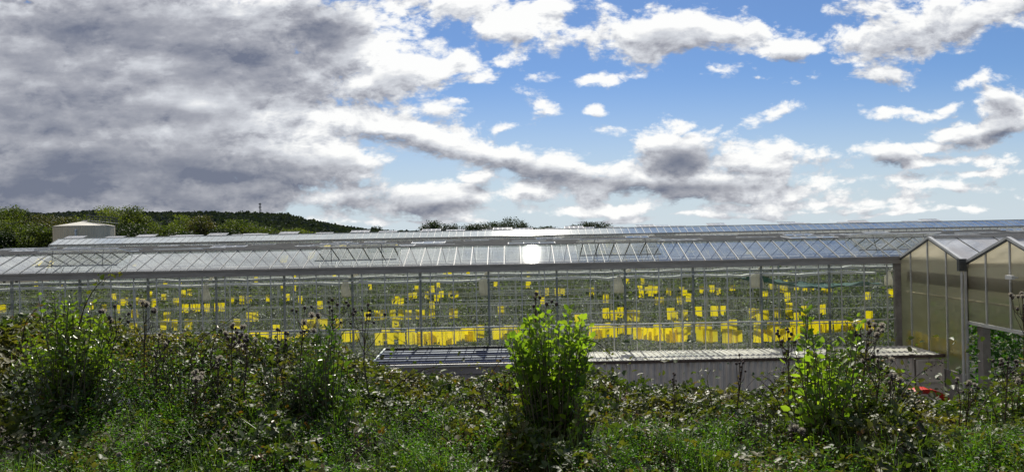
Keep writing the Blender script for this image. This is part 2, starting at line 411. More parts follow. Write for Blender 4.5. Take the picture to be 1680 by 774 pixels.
def trifoliate(pos, size, up=.6, r=rng, aspect=.7):
    """bramble leaves: three leaflets sharing one stalk end and nearly one plane"""
    n = len(pos); nr = unit(r.normal(size=(n,3))*(1-up) + np.array([0,0,1.0])*up*1.3); a = unit(r.normal(size=(n,3)))
    a = unit(a - nr*np.sum(a*nr, 1, keepdims=True)); b = np.cross(nr, a); out = []
    for th, sc in ((0, 1.0), (1.25, .8), (-1.25, .8)):
        d_ = a*math.cos(th) + b*math.sin(th)
        out.append(leaves(pos + d_*size[:, None]*.12, size*sc, aspect, up, .32, dirs=d_*3, r=r, nrm=unit(nr + r.normal(size=(n,3))*.14)))
    return merge(out)
def blades(pos, length, width, lean=0.4, r=rng):
    """grass blades: three-quad bending strips tapering to a point"""
    n = len(pos); L = length*r.uniform(.5, 1.15, (n,1)); th = r.uniform(0, 2*np.pi, (n,1))
    d = np.concatenate([np.cos(th), np.sin(th), np.zeros((n,1))], 1); side = np.concatenate([-np.sin(th), np.cos(th), np.zeros((n,1))], 1)
    # turn the flat of most blades towards any side
    ln = lean*r.uniform(.2, 1.6, (n,1)); rows = []
    for q, wq in ((0,1.0),(.35,.9),(.7,.6),(1.0,.08)):
        c = pos + np.array([0,0,1.0])*L*(q - .28*ln*q*q) + d*L*ln*q*q
        rows += [c - side*width*wq/2, c + side*width*wq/2]
    v = np.stack(rows, 1); f0 = np.arange(n)[:, None]*8
    f = np.concatenate([f0 + np.array(q) for q in ([0,1,3,2],[2,3,5,4],[4,5,7,6])], 1).reshape(-1, 4)
    return v.reshape(-1, 3), f
def merge(parts):
    vs_, fs_, o_ = [], [], 0
    for v, f in parts: vs_.append(v); fs_.append(f+o_); o_ += len(v)
    return np.concatenate(vs_), np.concatenate(fs_)

# ---------------------------------------------------------------- ground and far land
def ground_z(x, y):
    y = np.asarray(y, float)
    t = np.clip((y - 9.6)/12.0, 0, 1); t = t*t*(3-2*t)
    near = 4.92 - 0.145*np.clip(y-5.5, 0, 4.2) + 0.3*np.clip((5-y)/5, 0, 1)
    return near*(1-t) + G*t
def grid(xs, ys, zf):
    Xg, Yg = np.meshgrid(xs, ys); Zg = zf(Xg, Yg)
    v = np.stack([Xg, Yg, Zg], -1).reshape(-1, 3); nx, ny = len(xs), len(ys)
    i = np.arange(nx-1)[None, :] + np.arange(ny-1)[:, None]*nx; i = i.reshape(-1, 1)
    return v, i + np.array([0, 1, nx+1, nx])
xs = np.concatenate([[-9000,-3000,-900,-300,-120,-60], np.arange(-40, 41, .8), [60,120,300,900,3000,9000]])
ys = np.concatenate([[-200,-60,-20,-8], np.arange(-2, 26, .35), [30,40,60,100,200,400,1000,3000,9000,16000]])
def gz(X, Y): return ground_z(X, Y) + np.where((Y < 20) & (np.abs(X) < 41), .08*np.sin(X*1.7+Y)*np.sin(Y*2.1+X*.4), 0)
v, f = grid(xs, ys, gz)
tag(np_mesh('ground', v, f, M['soil']), kind='structure')

# wooded hill on the left with its ridge profile
ridge_px = [(-260,352),(-60,350),(40,352),(90,352),(150,347),(230,350),(300,350),(345,349),(400,351),(470,353),(500,361),(540,369),(570,374),(600,378),(640,380.5),(700,382),(760,384),(900,386.5)]
HD = 1400.0
rx_ = np.array([P(a, b, HD).x for a, b in ridge_px]); rz_ = np.array([P(a, b, HD).z for a, b in ridge_px]) - 5
def hill(X, Y):
    top = np.interp(X*HD/np.maximum(Y, 1), rx_, rz_, left=rz_[0], right=0)
    top = np.maximum(top, 0)
    a = np.clip((Y-420)/(HD-420), 0, 1); a = a**1.1
    b = np.clip((2300-Y)/(2300-HD), 0, 1)
    e = np.where(Y < HD, a, b*(.8+.2*b))
    return -4 + (top+4)*e
hx = np.linspace(-1500, 200, 120); hy = np.concatenate([np.linspace(400, HD, 60), np.linspace(HD+40, 2300, 16)])
v, f = grid(hx, hy, hill)
M['hill'] = mat('hill undergrowth', (0.028,0.04,0.022), 1.0, var=.3, vscale=.02, spec=0)
tag(np_mesh('hill', v, f, M['hill']), kind='structure')
M['wood'] = leafmat('distant canopy', (0.030,0.040,0.038), (0.040,0.052,0.044), (0.024,0.034,0.038), .9, .15, .05, scale=.006)  # blue of distant haze is mixed into these leaf colours
# canopy of the hillside wood: clumps of leaf masses
n = 5200
cx = rng.uniform(-1150, -60, n); cyy = np.sqrt(rng.uniform(430**2, 1460**2, n)); cz = hill(cx, cyy)
sel = (cz > 0) & (np.abs(cx/cyy) < .82)
cx, cyy, cz = cx[sel], cyy[sel], cz[sel]; n = len(cx)
rr = rng.uniform(5, 8.5, n)*np.clip(cyy/1000, .55, 1)
k_ = 26
dirs_ = unit(rng.normal(size=(n, k_, 3))); dirs_[..., 2] = np.abs(dirs_[..., 2])*1.1 - .25
pos = np.stack([cx, cyy, cz+2], -1)[:, None, :] + dirs_*(rr[:, None, None]*np.array([1, 1, .85]))*rng.uniform(.75, 1.05, (n, k_, 1))
pos = pos.reshape(-1, 3); sz = np.repeat(rr, k_)*.62
v, f = leaves(pos, sz, 1.0, .45, .3)
tag(np_mesh('woodland', v, f, M['wood']), 'dense dark green wood covering the long hill on the left horizon', 'woodland', kind='stuff')

# ---------------------------------------------------------------- trees
M['bark'] = mat('bark', (0.07,0.055,0.04), .95, var=.3, vscale=4)
M['tree_a'] = leafmat('mid green crown', (0.036,0.056,0.017), (0.075,0.10,0.026), (0.10,0.12,0.032), .6, .3, .25, scale=.35)
M['tree_b'] = leafmat('yellow green crown', (0.08,0.105,0.026), (0.13,0.15,0.036), (0.06,0.08,0.022), .6, .35, .25, scale=.35)
M['tree_c'] = leafmat('brownish crown', (0.060,0.060,0.026), (0.095,0.080,0.035), (0.05,0.068,0.02), .6, .25, .25, scale=.35)
M['tree_d'] = leafmat('dark crown', (0.018,0.03,0.013), (0.035,0.052,0.018), (0.025,0.042,0.016), .6, .2, .25, scale=.35)
def make_tree(name, label, group, x, d, ytop, wpx, m, base_z=G, lobes=9, leaf=.42, n_leaf=2600, seed=1, airy=0.0, parts=True, flat=1.0):
    r = np.random.default_rng(seed); top = P(x, ytop, d); h = top.z - base_z; W = wpx/F*d
    root = empty(name, (top.x, d, base_z)); tag(root, label, 'tree', group)
    tr = MB(); ch = h*.38
    tr.tube([(0,0,0), (W*.01, 0, h*.2), (-W*.015, .1, h*.45), (0,0,h*.7)], max(.12, h*.022), 7, h*.008)
    cen = []
    for i in range(lobes):
        a = r.uniform(0, 2*np.pi); q = r.uniform(.1, 1)**.6
        zc = r.uniform(.42, .86)*h; rad = (1-((zc/h-.55)/.5)**2)*W*.36
        c = np.array([math.cos(a)*rad*q, math.sin(a)*rad*q, zc]); cen.append((c, W*r.uniform(.15, .25)))
        tr.tube([(0,0,h*r.uniform(.2,.45)), tuple(c*np.array([.5,.5,1])*np.array([1,1,.85])), tuple(c)], h*.009, 5, h*.003)
    cen.append((np.array([0,0,h*.8]), W*.2)); cen.append((np.array([0,0,h*.5]), W*.3))
    tr.build('trunk', M['bark'], root)
    ps = []
    wts = np.array([c[1]**2 for c in cen]); cnt = (wts/wts.sum()*n_leaf).astype(int)
    for (c, rad), m_ in zip(cen, cnt):
        dd = unit(r.normal(size=(m_, 3))); q = r.uniform(.25, 1, (m_, 1))**(.45)
        lump = 1 + .28*np.sin(dd[:, :1]*5+c[0]) * np.sin(dd[:, 1:2]*6+c[1]) + .2*np.sin(dd[:, 2:3]*9+c[2])
        pp = c + dd*rad*q*lump*np.array([1, 1, min(1.25, (h*.22)/max(rad, .1))*flat])
        if airy: pp = pp + r.normal(size=pp.shape)*rad*airy
        ps.append(pp)
    ps = np.concatenate(ps); ps = ps[(ps[:, 2] > h*.06) & (ps[:, 2] < h*1.0)]
    v, f = leaves(ps, r.uniform(.6, 1.3, len(ps))*leaf, .75, .35, .3, r=r)
    np_mesh('crown', v, f, m, root)
    return root
TR = 'broadleaved trees along the left edge of the nursery'
trees = [ # x, d, ytop, width px, material, word
 (-20,175,340,120,'tree_a','dark green broad tree cut by the left edge of the view'),
 (12,190,336,70,'tree_a','rounded green tree highest in the clump left of the cream tank'),
 (44,200,342,60,'tree_d','dark wispy-topped tree between the leftmost trees and the cream tank'),
 (75,185,352,90,'tree_c','brownish green tree just left of the cream tank, behind the bushes'),
 (25,150,361,95,'tree_a','olive bushy tree low in front of the leftmost clump'),
 (62,145,366,70,'tree_a','low olive bush tree touching the left side of the cream tank'),
 (5,142,378,60,'tree_d','small dark bushy tree at the left end of the glasshouse roofs'),
 (118,200,356,70,'tree_c','brownish tree rising just over the flat cone of the cream tank'),
 (176,190,337,95,'tree_b','bright yellow-green round tree right behind the tank walkway'),
 (222,195,338,66,'tree_a','tall loose-topped green tree second right of the cream tank'),
 (205,165,366,80,'tree_d','dark low tree beside the right side of the cream tank'),
 (255,178,362,90,'tree_a','green lower tree between the loose-topped tree and the wide oak-like tree'),
 (298,190,352,92,'tree_b','wide yellow-green oak-like tree in the middle of the left tree line'),
 (338,185,354,70,'tree_c','round brown-tinged tree at the middle of the left tree line'),
 (385,190,360,90,'tree_a','green tree right of the brown-tinged tree, below the hill mast'),
 (362,160,376,70,'tree_d','low dark tree in front of the brown-tinged tree'),
 (425,185,371,80,'tree_a','low green tree under the hill mast'),
 (300,160,379,90,'tree_d','low dark hedge tree in front of the oak-like tree'),
 (487,200,373,66,'tree_b','small pale green tree alone at the right end of the left tree line'),
 (140,175,372,60,'tree_d','dark tree hidden behind the cream tank'),
]
for i, (x, d, yt, wd, m, lb) in enumerate(trees):
    nm = 'dark_tree' if m == 'tree_d' else 'broadleaf_tree'
    make_tree(nm, lb, TR, x, d, yt, wd*1.12, M[m], seed=20+i, lobes=11, leaf=.42, n_leaf=7500)
CT = 'dark trees standing up behind the middle of the far glasshouse'
mid = [(695,366,26),(712,362,30),(738,366,26),(760,362,10),(775,367,32),(808,364,38),(838,355,44),(856,361,28),(872,369,22),(892,372,30),
       (943,368,20),(965,364,30),(990,363,34),(1008,370,20),(1078,371,12),(1088,367,8),(1102,370,14)]
mlab = ['leafy tree at the left end of the middle tree group','bushy dark tree second from the left in the middle group','low dark tree left of the bare thin tree',
 'thin nearly bare tree with upright twigs','dark low tree right of the bare thin tree','round dark tree left of the tallest middle tree','tallest dark tree of the middle group, above the white vents',
 'dark tree leaning on the right of the tallest middle tree','bluish dark small tree right of the tallest group','low dark bush at the right end of the middle group',
 'dark tree at the left of the small right-hand clump','loose dark tree second in the small right-hand clump','broad airy tree in the small right-hand clump','low bush ending the small right-hand clump',
 'tiny dark tree left of the three on the bare horizon','tiny pointed tree in the middle of the three on the bare horizon','tiny dark tree right of the three on the bare horizon']
for i, (x, yt, wd) in enumerate(mid):
    bare = i == 3
    make_tree('broadleaf_tree' if not bare else 'bare_tree', mlab[i], CT, x, 240, yt, wd*1.65, M['tree_d'], base_z=G, seed=70+i,
              lobes=9, leaf=.42, n_leaf=5000 if not bare else 160, airy=.16 if not bare else .5)
PT = 'umbrella pines on the hill crest around the mast'
plab = ['leftmost crest pine, apart from the mast','second crest pine from the left, small','crest pine just left of the mast','crest pine at the foot of the mast','crest pine just right of the mast','broad crest pine on the right of the mast','second broad crest pine from the right','last crest pine where the hill drops']
for i, (x, yt, wd) in enumerate([(396,346.5,13),(408,347,9),(418,347.5,10),(429,348.5,12),(440,350,11),(452,351.5,15),(461,352,13),(470,355,8)]):
    q = P(x, yt, 1390); make_tree('pine_tree', plab[i], PT, x, 1390, yt-1.0, wd*1.35, M['tree_d'], base_z=q.z-13, seed=120+i, lobes=5, leaf=3.0, n_leaf=220, flat=.55)
for i, (x, yt, wd, lb) in enumerate([(611,371.5,5,'narrow dark conifer left of a hill-end trio'),(616,371,6,'middle narrow conifer of the trio at the end of the hill'),(622,370.5,7,'tallest conifer of the trio at the end of the hill')]):
    q = P(x, yt, 1300); make_tree('conifer_tree', lb, 'three conifers at the end of the hill', x, 1300, yt, wd*1.5, M['tree_d'], base_z=q.z-14, seed=140+i, lobes=5, leaf=2.2, n_leaf=160)

# mast on the hill
q = P(427, 352, 1400); q1 = P(427, 333, 1400); H = q1.z-q.z+6
mast = empty('radio_mast', (q.x, 1400, q.z-6)); tag(mast, 'tall lattice radio mast standing among pines on the hill crest', 'mast')
mb = MB()
for sx in (-1, 1):
    for sy in (-1, 1): mb.tube([(sx*1.6, sy*1.6, 0), (sx*.8, sy*.8, H)], .28, 5)
for i in range(9):
    z0, z1 = H*i/9, H*(i+1)/9; a = 1.6-.8*i/9; b = 1.6-.8*(i+1)/9
    for s_ in (-1, 1):
        mb.tube([(-a, s_*a, z0), (b, s_*b, z1)], .16, 4); mb.tube([(s_*a, -a, z0), (s_*b, b, z1)], .16, 4)
mb.build('lattice', M['alu_dark'], mast)
for z, sx in ((H*.93, 1.9), (H*.93, -1.9), (H*.70, 1.9), (H*.70, -1.9), (H*.5, 2.0)):
    b_ = MB(); b_.lathe((sx, -.6, z-1.2), [(0.0,0),(.75,.1),(.8,1.2),(.75,2.4),(0,2.5)], 10); b_.build('antenna', M['alu_dark'], mast)

# ---------------------------------------------------------------- cream storage tank
TD = 136.0; tc0 = P(138.5, 371, TD); trad = 103/2/F*TD/1.19; tz = tc0.z
tank = empty('storage_tank', (tc0.x, TD, 0)); tag(tank, 'round cream storage tank with a flat cone roof beside the trees', 'tank')
M['tank'] = mat('cream ribbed tank sheet', (0.66,0.58,0.42), .6, .0, var=.1, vscale=.6, stretch=(1,1,.3))
M['tank_roof'] = mat('pale tank roof', (0.50,0.48,0.42), .6, var=.08, vscale=.5)
mb = MB(); N = 144; pr = []
for j in range(N): pr.append(trad*(1 + (.006 if j % 2 else -.006)))
for z in (G, tz):
    for j in range(N): mb.v.append((pr[j]*math.cos(2*math.pi*j/N), pr[j]*math.sin(2*math.pi*j/N), z))
for j in range(N): mb.f.append((j, (j+1) % N, N+(j+1) % N, N+j))
mb.build('wall', M['tank'], tank)
apex = P(139, 363, TD).z - tz
mb = MB(); mb.lathe((0,0,tz), [(trad*1.015,-.12),(trad*1.015,.02),(trad*.5,apex*.55),(.5,apex*.95),(.45,apex*1.15),(0,apex*1.2)], 48); mb.build('roof', M['tank_roof'], tank)
pz = P(122, 377, TD-trad).z; px_ = P(123.5, 371, TD-trad).x - tc0.x
mb = MB(); ry = -math.sqrt(trad**2-px_**2)-.28
mb.tube([(px_,ry,G),(px_,ry,pz-.5)] + [(px_, ry+.3-.3*math.cos(a), pz-.5+.5*math.sin(a)) for a in np.linspace(0.2, math.pi*.9, 7)], .2, 10)
mb.build('overflow_pipe', M['alu'], tank, smooth=True)
w0 = P(144, 361.5, TD); w1 = P(194, 366.5, TD)
wk = []
mb = MB(); a0 = Vector((w0.x-tc0.x, 0, w0.z)); a1 = Vector((w1.x-tc0.x, 0, w1.z))
mb.bar(a0, a1, .9, .1); mb.build('walkway', M['steel'], tank)
for s_ in (-.45, .45):
    mb = MB()
    for h_ in (.5, 1.05): mb.tube([a0+Vector((0,s_,h_)), a1+Vector((0,s_,h_))], .065, 5)
    for i in range(9):
        c_ = a0.lerp(a1, i/8)+Vector((0,s_,0)); mb.tube([c_, c_+Vector((0,0,1.05))], .04, 5)
    mb.build('handrail', M['alu_dark'], tank)
mb = MB(); lx = w1.x-tc0.x-.4
for s_ in (-.3,.3): mb.tube([(lx, s_, G), (lx, s_, w1.z+1)], .04, 5)
for i in range(28): mb.tube([(lx,-.3,G+i*.35+.3),(lx,.3,G+i*.35+.3)], .03, 4)
mb.build('ladder', M['alu_dark'], tank)

# ---------------------------------------------------------------- the near glasshouse block
D0, SW, ZG, ZR = 34.0, 5.0, 5.5, 6.5
XW = 19.3                                  # where the gabled wing begins
house = empty('glasshouse', (0, D0, G)); tag(house, 'wide low glasshouse with clear side wall, ridged glass roof and crops inside, filling the middle', 'glasshouse')
def hb(mb, name, m, smooth=False):
    o = mb.build(name, m, house, smooth); o.location = (0, -D0, -G); return o
def slope_pt(yg, yr, t, off=0.0):          # t from gutter (0) to ridge (1)
    nz = .92 * off
    return yg + (yr-yg)*t + (-(1 if yr > yg else -1))*off*.37, ZG + (ZR-ZG)*t + nz
def roof_slope(x0, x1, yg, yr, holes, hb_, bars=True, bm='bar', barw=.035, mglass='roof_glass', step=.84, phase=.42, zo=0.0):
    g_ = MB(); f_ = MB(); hs = sorted(holes); T = .42
    def q(a, b, t0, t1):
        ya, za = slope_pt(yg, yr, t0); yb, zb = slope_pt(yg, yr, t1); g_.quad((a,ya,za+zo),(b,ya,za+zo),(b,yb,zb+zo),(a,yb,zb+zo))
    cur = x0
    for a, b in hs:
        q(cur, a, 0, 1); q(a, b, 0, T); cur = b
        ya, za = slope_pt(yg, yr, T, .01); f_.bar((a,ya,za+zo),(b,ya,za+zo),.05,.05)
    q(cur, x1, 0, 1)
    n = int((x1-x0)/step)+1; s0 = math.ceil((x0-phase)/step)
    for i in range(n):
        x = phase + (s0+i)*step
        if x > x1: break
        ya, za = slope_pt(yg, yr, 0.01, .012); yb, zb = slope_pt(yg, yr, .985, .012)
        f_.bar((x,ya,za+zo),(x,yb,zb+zo), barw, .045)
    hb_(g_, 'roof_pane', M[mglass])
    if bars: hb_(f_, 'glazing_frame', M[bm])
def vent(parent_b, xa, xb, yr, side, tilt, L=1.35, zr=ZR, inner=None, m='poly_roof'):
    """open sash hinged on the ridge; side -1 towards the viewer, +1 away; tilt above horizontal"""
    f_ = MB(); c, s_ = math.cos(tilt), math.sin(tilt); z0 = zr+.07
    def pt(x, r): return (x, yr+side*(.05+r*c), z0+r*s_)
    f_.bar(pt(xa,0), pt(xb,0), .05, .05); f_.bar(pt(xa,L), pt(xb,L), .06, .06)
    n = max(2, round((xb-xa)/.84))
    for i in range(n+1): x = xa+(xb-xa)*i/n; f_.bar(pt(x,0), pt(x,L), .035, .04)
    o = parent_b(f_, 'vent', M['sash'])
    g_ = MB(); g_.quad(pt(xa,0), pt(xb,0), pt(xb,L), pt(xa,L)); p = parent_b(g_, 'vent_pane', M[m]); p.parent = o; p.location = (0,0,0)
    if inner:
        for x in inner:
            r_ = MB(); r_.tube([pt(x, L*.85), (x+.1, yr+side*1.6, ZG+.15)], .015, 4)
            q = parent_b(r_, 'vent_arm', M['alu_dark']); q.parent = o; q.location = (0,0,0)
vent_x0 = [-22.4, -8.05, 5.55, 19.9]
NS = 14
for k_ in range(NS):
    yg = D0+SW*k_; yr = yg+SW/2; yb = yg+SW
    half = .80*yb + 4
    xa, xb = -half, half
    if k_ == 0:
        holes = [(c-2.1, c+2.1) for c in vent_x0]
        roof_slope(xa, xb, yg, yr, holes, hb, barw=.032)
        roof_slope(xa, xb, yb, yr, [], hb, barw=.05, bm='steel')
        for c in vent_x0: vent(hb, c-2.1, c+2.1, yr, -1, R(7), L=1.45, inner=(c-1.3, c+1.3), m='roof_glass')
    else:
        roof_slope(xa, xb, yg, yr, [], hb, bars=k_ < 9)
        roof_slope(xa, xb, yb, yr, [], hb, bars=k_ < 5, bm='steel')
    # ridge cap, rain gutter
    m_ = MB(); m_.box(xa, xb, yr-.05, yr+.05, ZR+.01, ZR+.075); hb(m_, 'ridge_cap', M['gutter'])
    m_ = MB()
    if k_ == 0: m_.box(xa, XW-.02, yg-.16, yg+.12, ZG-.24, ZG+.10); m_.box(xa, XW-.02, yg-.22, yg-.161, ZG+.03, ZG+.12)
    else: m_.box(xa, xb, yg-.11, yg+.11, ZG-.16, ZG+.03)
    hb(m_, 'gutter', M['gutter'])
    rv = np.random.default_rng(300+k_)
    if k_ < 13:
        sp_ = 7.6 if k_ < 4 else 12.4; ph = rv.uniform(0, sp_); lim = .77*yr; x = -lim + ph; cnt = 0
        while x < lim and cnt < (9 if k_ < 4 else 7):
            wv = 2.52
            vent(hb, x, x+wv, yr, 1 if rv.random() < .8 else -1, R(rv.uniform(0, 5) if k_ < 3 else rv.uniform(2, 8)), L=.9, m='roof_glass'); cnt += 1
            x += sp_*(1 if k_ < 4 else 1.7)*rv.choice([1, 1, 2])

# front wall: panes, mullions, rails, sill
m_ = MB(); m_.quad((-42, D0, G+.4), (XW-.32, D0, G+.4), (XW-.32, D0, ZG-.2), (-42, D0, ZG-.2)); hb(m_, 'wall_pane', M['wall_glass'])
i0 = math.ceil((-30-.44)/1.136)
for i in range(i0, 17):
    x = .44+1.136*i
    m_ = MB(); m_.box(x-.022, x+.022, D0-.055, D0-.004, G+.4, ZG-.24); hb(m_, 'mullion', M['alu'])
for z, t_ in ((4.92, .022), (2.50, .035), (G+.42, .06)):
    m_ = MB(); m_.box(-42, XW-.32, D0-.052, D0-.006, z-t_, z+t_); hb(m_, 'rail', M['alu'])
m_ = MB(); m_.box(-42, XW-.3, D0-.08, D0+.08, G-.2, G+.36); hb(m_, 'plinth', M['concrete'])
m_ = MB(); m_.box(XW-.32, XW-.03, D0-.12, D0+.1, G-.2, ZG-.24); hb(m_, 'corner_post', M['concrete'])
m_ = MB(); m_.box(-85, 85, D0+.1, D0+NS*SW, G, G+.012); hb(m_, 'floor_cover', M['floor'])
# columns
def column(x, y, r, m='steel'):
    c_ = MB(); c_.box(x-r, x+r, y-r, y+r, G, ZG-.2)
    hb(c_, 'column', M[m])
for i in range(-7, 7): column(-4.64+3.42*i, D0+.28, .05, 'steel')
for kk, y in enumerate((39, 49, 59)):
    nn = int(.76*y/6.84)
    for i in range(-nn, nn+1): column(.2+6.84*i+(1.3 if kk == 0 else 0), y, .042, 'alu')
# cross beams (ties) under each gutter and folded pale screens
for kk in range(0, 13):
    y = D0+SW*kk; lim = .78*y+4
    m_ = MB(); m_.box(-lim, lim if kk else XW-.4, y+.3, y+.36, 4.98, 5.06); hb(m_, 'tie_beam', M['steel'])
    c_ = MB(); rr_ = np.random.default_rng(kk); xs_ = np.arange(-lim, (lim if kk else XW-.5), .57); sag = 0.05*np.abs(np.sin(xs_*math.pi/3.42+.45)) + .02*rr_.normal(size=len(xs_))
    for a in range(len(xs_)-1):
        t0, t1 = 4.84-sag[a], 4.84-sag[a+1]; h0 = .10+.02*math.sin(xs_[a]*3.1); 
        c_.quad((xs_[a], y+.7, t0-h0), (xs_[a+1], y+.7, t1-h0), (xs_[a+1], y+.7, t1), (xs_[a], y+.7, t0))
        c_.quad((xs_[a], y+.7, t0), (xs_[a+1], y+.7, t1), (xs_[a+1], y+1.02, t1+.02), (xs_[a], y+1.02, t0+.02))
    hb(c_, 'folded_screen', M['curtain'])
for kk in range(12):                       # crop wires and heating rails
    y = 37.0+3.2*kk*(1+.04*kk); lim = .76*y
    m_ = MB(); m_.tube([(-lim, y, 3.45), (0, y, 3.42), (lim if y > 38 else XW, y, 3.45)], .012 if kk < 5 else .02, 5, cap=False); hb(m_, 'crop_wire', M['wire'])
for kk, y in enumerate((36.6, 43.4, 51, 60)):
    m_ = MB(); lim = .76*y; m_.tube([(-lim, y, 2.0), (lim if y > 38 else XW, y, 2.0)], .028, 6, cap=False); hb(m_, 'heating_pipe', M['pipe_white'])
m_ = MB()
for y, xa in ((44.6, -3), (48.3, -4), (52.1, -4.2), (56.4, -3), (61, -5)): m_.tube([(xa, y, 2.5), (xa+9.5, y, 2.5)], .035, 6)  # short white tubes stand in for sun glare on the middle wires
hb(m_, 'glare_line', M['pipe_white'])

# crop inside
M['crop'] = leafmat('crop leaves', (0.05,0.075,0.035), (0.15,0.18,0.10), (0.085,0.09,0.065), .5, .35, .4, scale=.5)
M['crop2'] = leafmat('lush crop leaves', (0.035,0.095,0.022), (0.065,0.16,0.03), (0.04,0.11,0.03), .45, .45, .4, scale=1.2)
M['string'] = mat('pale crop string', (0.55,0.56,0.50), .6)
pos, szs = [], []
y = 35.2
while y < 103:
    lim = .78*y; dy_ = 1.6 if y < 60 else 2.6
    n = int(lim*2*(46 if y < 42 else 30 if y < 60 else 17))
    x = rng.uniform(-lim, min(lim, 70), n)
    z = rng.normal(.55 if y < 42 else .75, .30, n) + .13*np.sin(x*2.3+y); z = np.clip(z, -.8, 1.35 if y < 42 else 1.7)
    yy_ = y + rng.normal(0, .26, n)
    pos.append(np.stack([x, yy_, z], 1)); szs.append(np.full(n, .17 if y < 42 else .24 if y < 60 else .42)*rng.uniform(.6, 1.3, n)); y += dy_
pos = np.concatenate(pos); szs = np.concatenate(szs)
v, f = leaves(pos, szs, .55, .3, .3)
tag(np_mesh('crop_plants', v, f, M['crop']), 'long dense rows of grey-green crop plants inside the near glasshouse', 'crop', kind='stuff')
v, f = leaves(pos[:30000:2]*np.array([1, 1, .6]) - np.array([0, 0, .35]), .3, .6, .5, .2)
sm = MB(); r2 = random.Random(3)
y = 35.3
while y < 75:
    lim = .76*y; n = int(lim*2*(.75 if y < 50 else .4))
    for i in range(n):
        x = r2.uniform(-lim, lim if y > 37 else XW-.5)
        l_ = r2.uniform(-.35, .35); wd = .011 if y < 45 else .02
        za = r2.uniform(.9, 1.2); zb = r2.uniform(1.7, 3.4)
        sm.quad((x-wd, y, za), (x+wd, y, za), (x+l_+wd, y+.05, zb), (x+l_-wd, y+.05, zb))
    y += 1.6
tag(sm.build('crop_strings', M['string']), 'pale strings and stakes rising from the crop rows', 'crop strings', kind='stuff')

# yellow sticky cards
T_ = """622,556 633,548.5 640.6,555 651.6,546 659,555 674.6,555 674,549 685,555 692.6,555 703,554 710,554 716,553 727,550 727,555 736,551 741,553 751.5,550 762.5,547.5 769,549 775,548.6 787.7,543 814,547.5 826,546
603,518.5 618.6,517 628.5,516 644,514.5 648.7,527.7 658,515.6 670,516 686,515.6 692,516 708.7,514.5 740.5,514 746,513.5
647,496 651.6,491.5 658,496 672.5,486 680,484 700.6,484 716,488 724,483 739.5,483 749,483 684,474 709,474 718.6,468.5 729.6,452 738,451 768,450 813,467 821.8,510 709,500
834,544 848.5,542 866,467 868,462 867,451 882.6,481.6 890,493.7 897,479 914,479 923,478.7 948.5,525.5 971,478.7
994,489.7 994,514 1007,516.7 1018,512.8 1034.7,517.8 1043.5,517.8 1029,460 1054.5,460.7 1050,474 1052,481.6 1061,476 1067,471.7 1068,480 1075.7,475.7 1097,478 1078.6,493.7 1086,493.7 1115,492 1118,477 1123.6,480.5 1129.7,487.8 1100.5,514.5 1106.5,517.8 1124,517 1146,511 1172,510 1186,509 1151,475 1168,474 1178.5,478
973,544 981,545 988,544 996,538.7 1006,544 1019,539 1030,539 1045.6,546 1053,546 1062,547.5 1071,548 1078.6,543 1080,549 1090,548.6 1105,549.7 1100,550 1114,549.6 1113,536.5 1122.5,549.7 1128,538.7 1144.5,536.5 1153,536.5 1149,550.8 1162,536.5 1161,550.8 1171,550.8 1188,535.4 1192.8,550.8
1201.7,474 1255.5,484 1265.4,469 1279.7,473 1288.5,465 1287.4,474 1307,470.6 1320,471.7 1332.4,471.7 1352,474 1360,474 1291.7,487 1295,503.6 1294.6,513.4 1274.6,513 1255.5,516 1233.6,514.5 1241,514 1246.7,523.8 1306.5,521 1319,510 1350,507.5
1202.8,534 1202,551 1212.7,551 1242,536.5 1244,550.8 1258.8,550 1264,535.4 1275,535.4 1274,547.5 1285,549.7 1296,547.5 1302.7,535.4 1305,546 1316,535.4 1342,536.5 1350,536 1359,535.4 1374,535 1384,534 1394,534 1333,538
1423.8,485 1461,481 1426,519 1402,533 1414,531 1427,532
470.7,488 492.7,491.5 464,471.7 483,473 483.5,456 548.7,455 607,470.6 525,500 499,533 508,533 520,529 531,531 556,530 453,541 454,555 467.5,554 481.7,561.8 492.7,555 499,541 567.4,552 582.7,550.8
295.8,463 271,465.6 246,482.7 268.7,487 252.5,497 301,481.6 311,479.4 289,495 304,505.8 316.6,505.8 324,504.7 339.7,504.7 355,504 364,503.6 380,492 396.8,491.5 408.4,491 439,489 222,514.5 268,533 274,520 286,533 309,532 408.8,519.6 419.4,519 388.6,531 420,458.5 336,555 354,557 363,553 374.8,564 410,555 419,555 434,553 433,566 264,556 296,559 310,559 382,553
4.4,507 59,466 100,467 148,502.5 171,504.7 186.6,486.7 200,497 207,493.7 220.7,514.5 225,493.7 234,496 194,507 36,540 33,550 54,548.6 61,546 185.5,537.6 197.6,544 218.5,537.6 186.6,561.8 219.6,559.5 200,562"""
spots = [tuple(map(float, t.split(','))) for t in T_.split()]
def place_name(x):
    for lim_, s_ in ((130,'above the leafy shrub at the far left'),(260,'by thistles right of the far left shrub'),(400,'behind the arching bramble canes on the left'),(520,'behind the very dark left bush'),(612,'behind the tall thistles left of the shed'),
                     (720,'over the left end of the blue-roofed shed'),(835,'over the right end of the blue-roofed shed'),(965,'behind the big central shrub'),(1120,'over the left part of the pale container'),
                     (1235,'over the middle of the pale container'),(1330,'behind the right-hand leafy shrub'),(1480,'between the right-hand leafy shrub and the corner post')):
        if x < lim_: return s_
    return 'at the far right'
info = []
for (x, y) in spots:
    hor = 387 - .0197*(x-840); d = min(max((EYE-1.4)*F/(y-hor), 35.4), 99)
    row = ('lowest' if y-hor > 143 else 'second' if y-hor > 115 else 'third' if y-hor > 97 else 'fourth' if y-hor > 78 else 'topmost')
    info.append((x, y, d, row, place_name(x)))
info.sort()
from collections import Counter, defaultdict
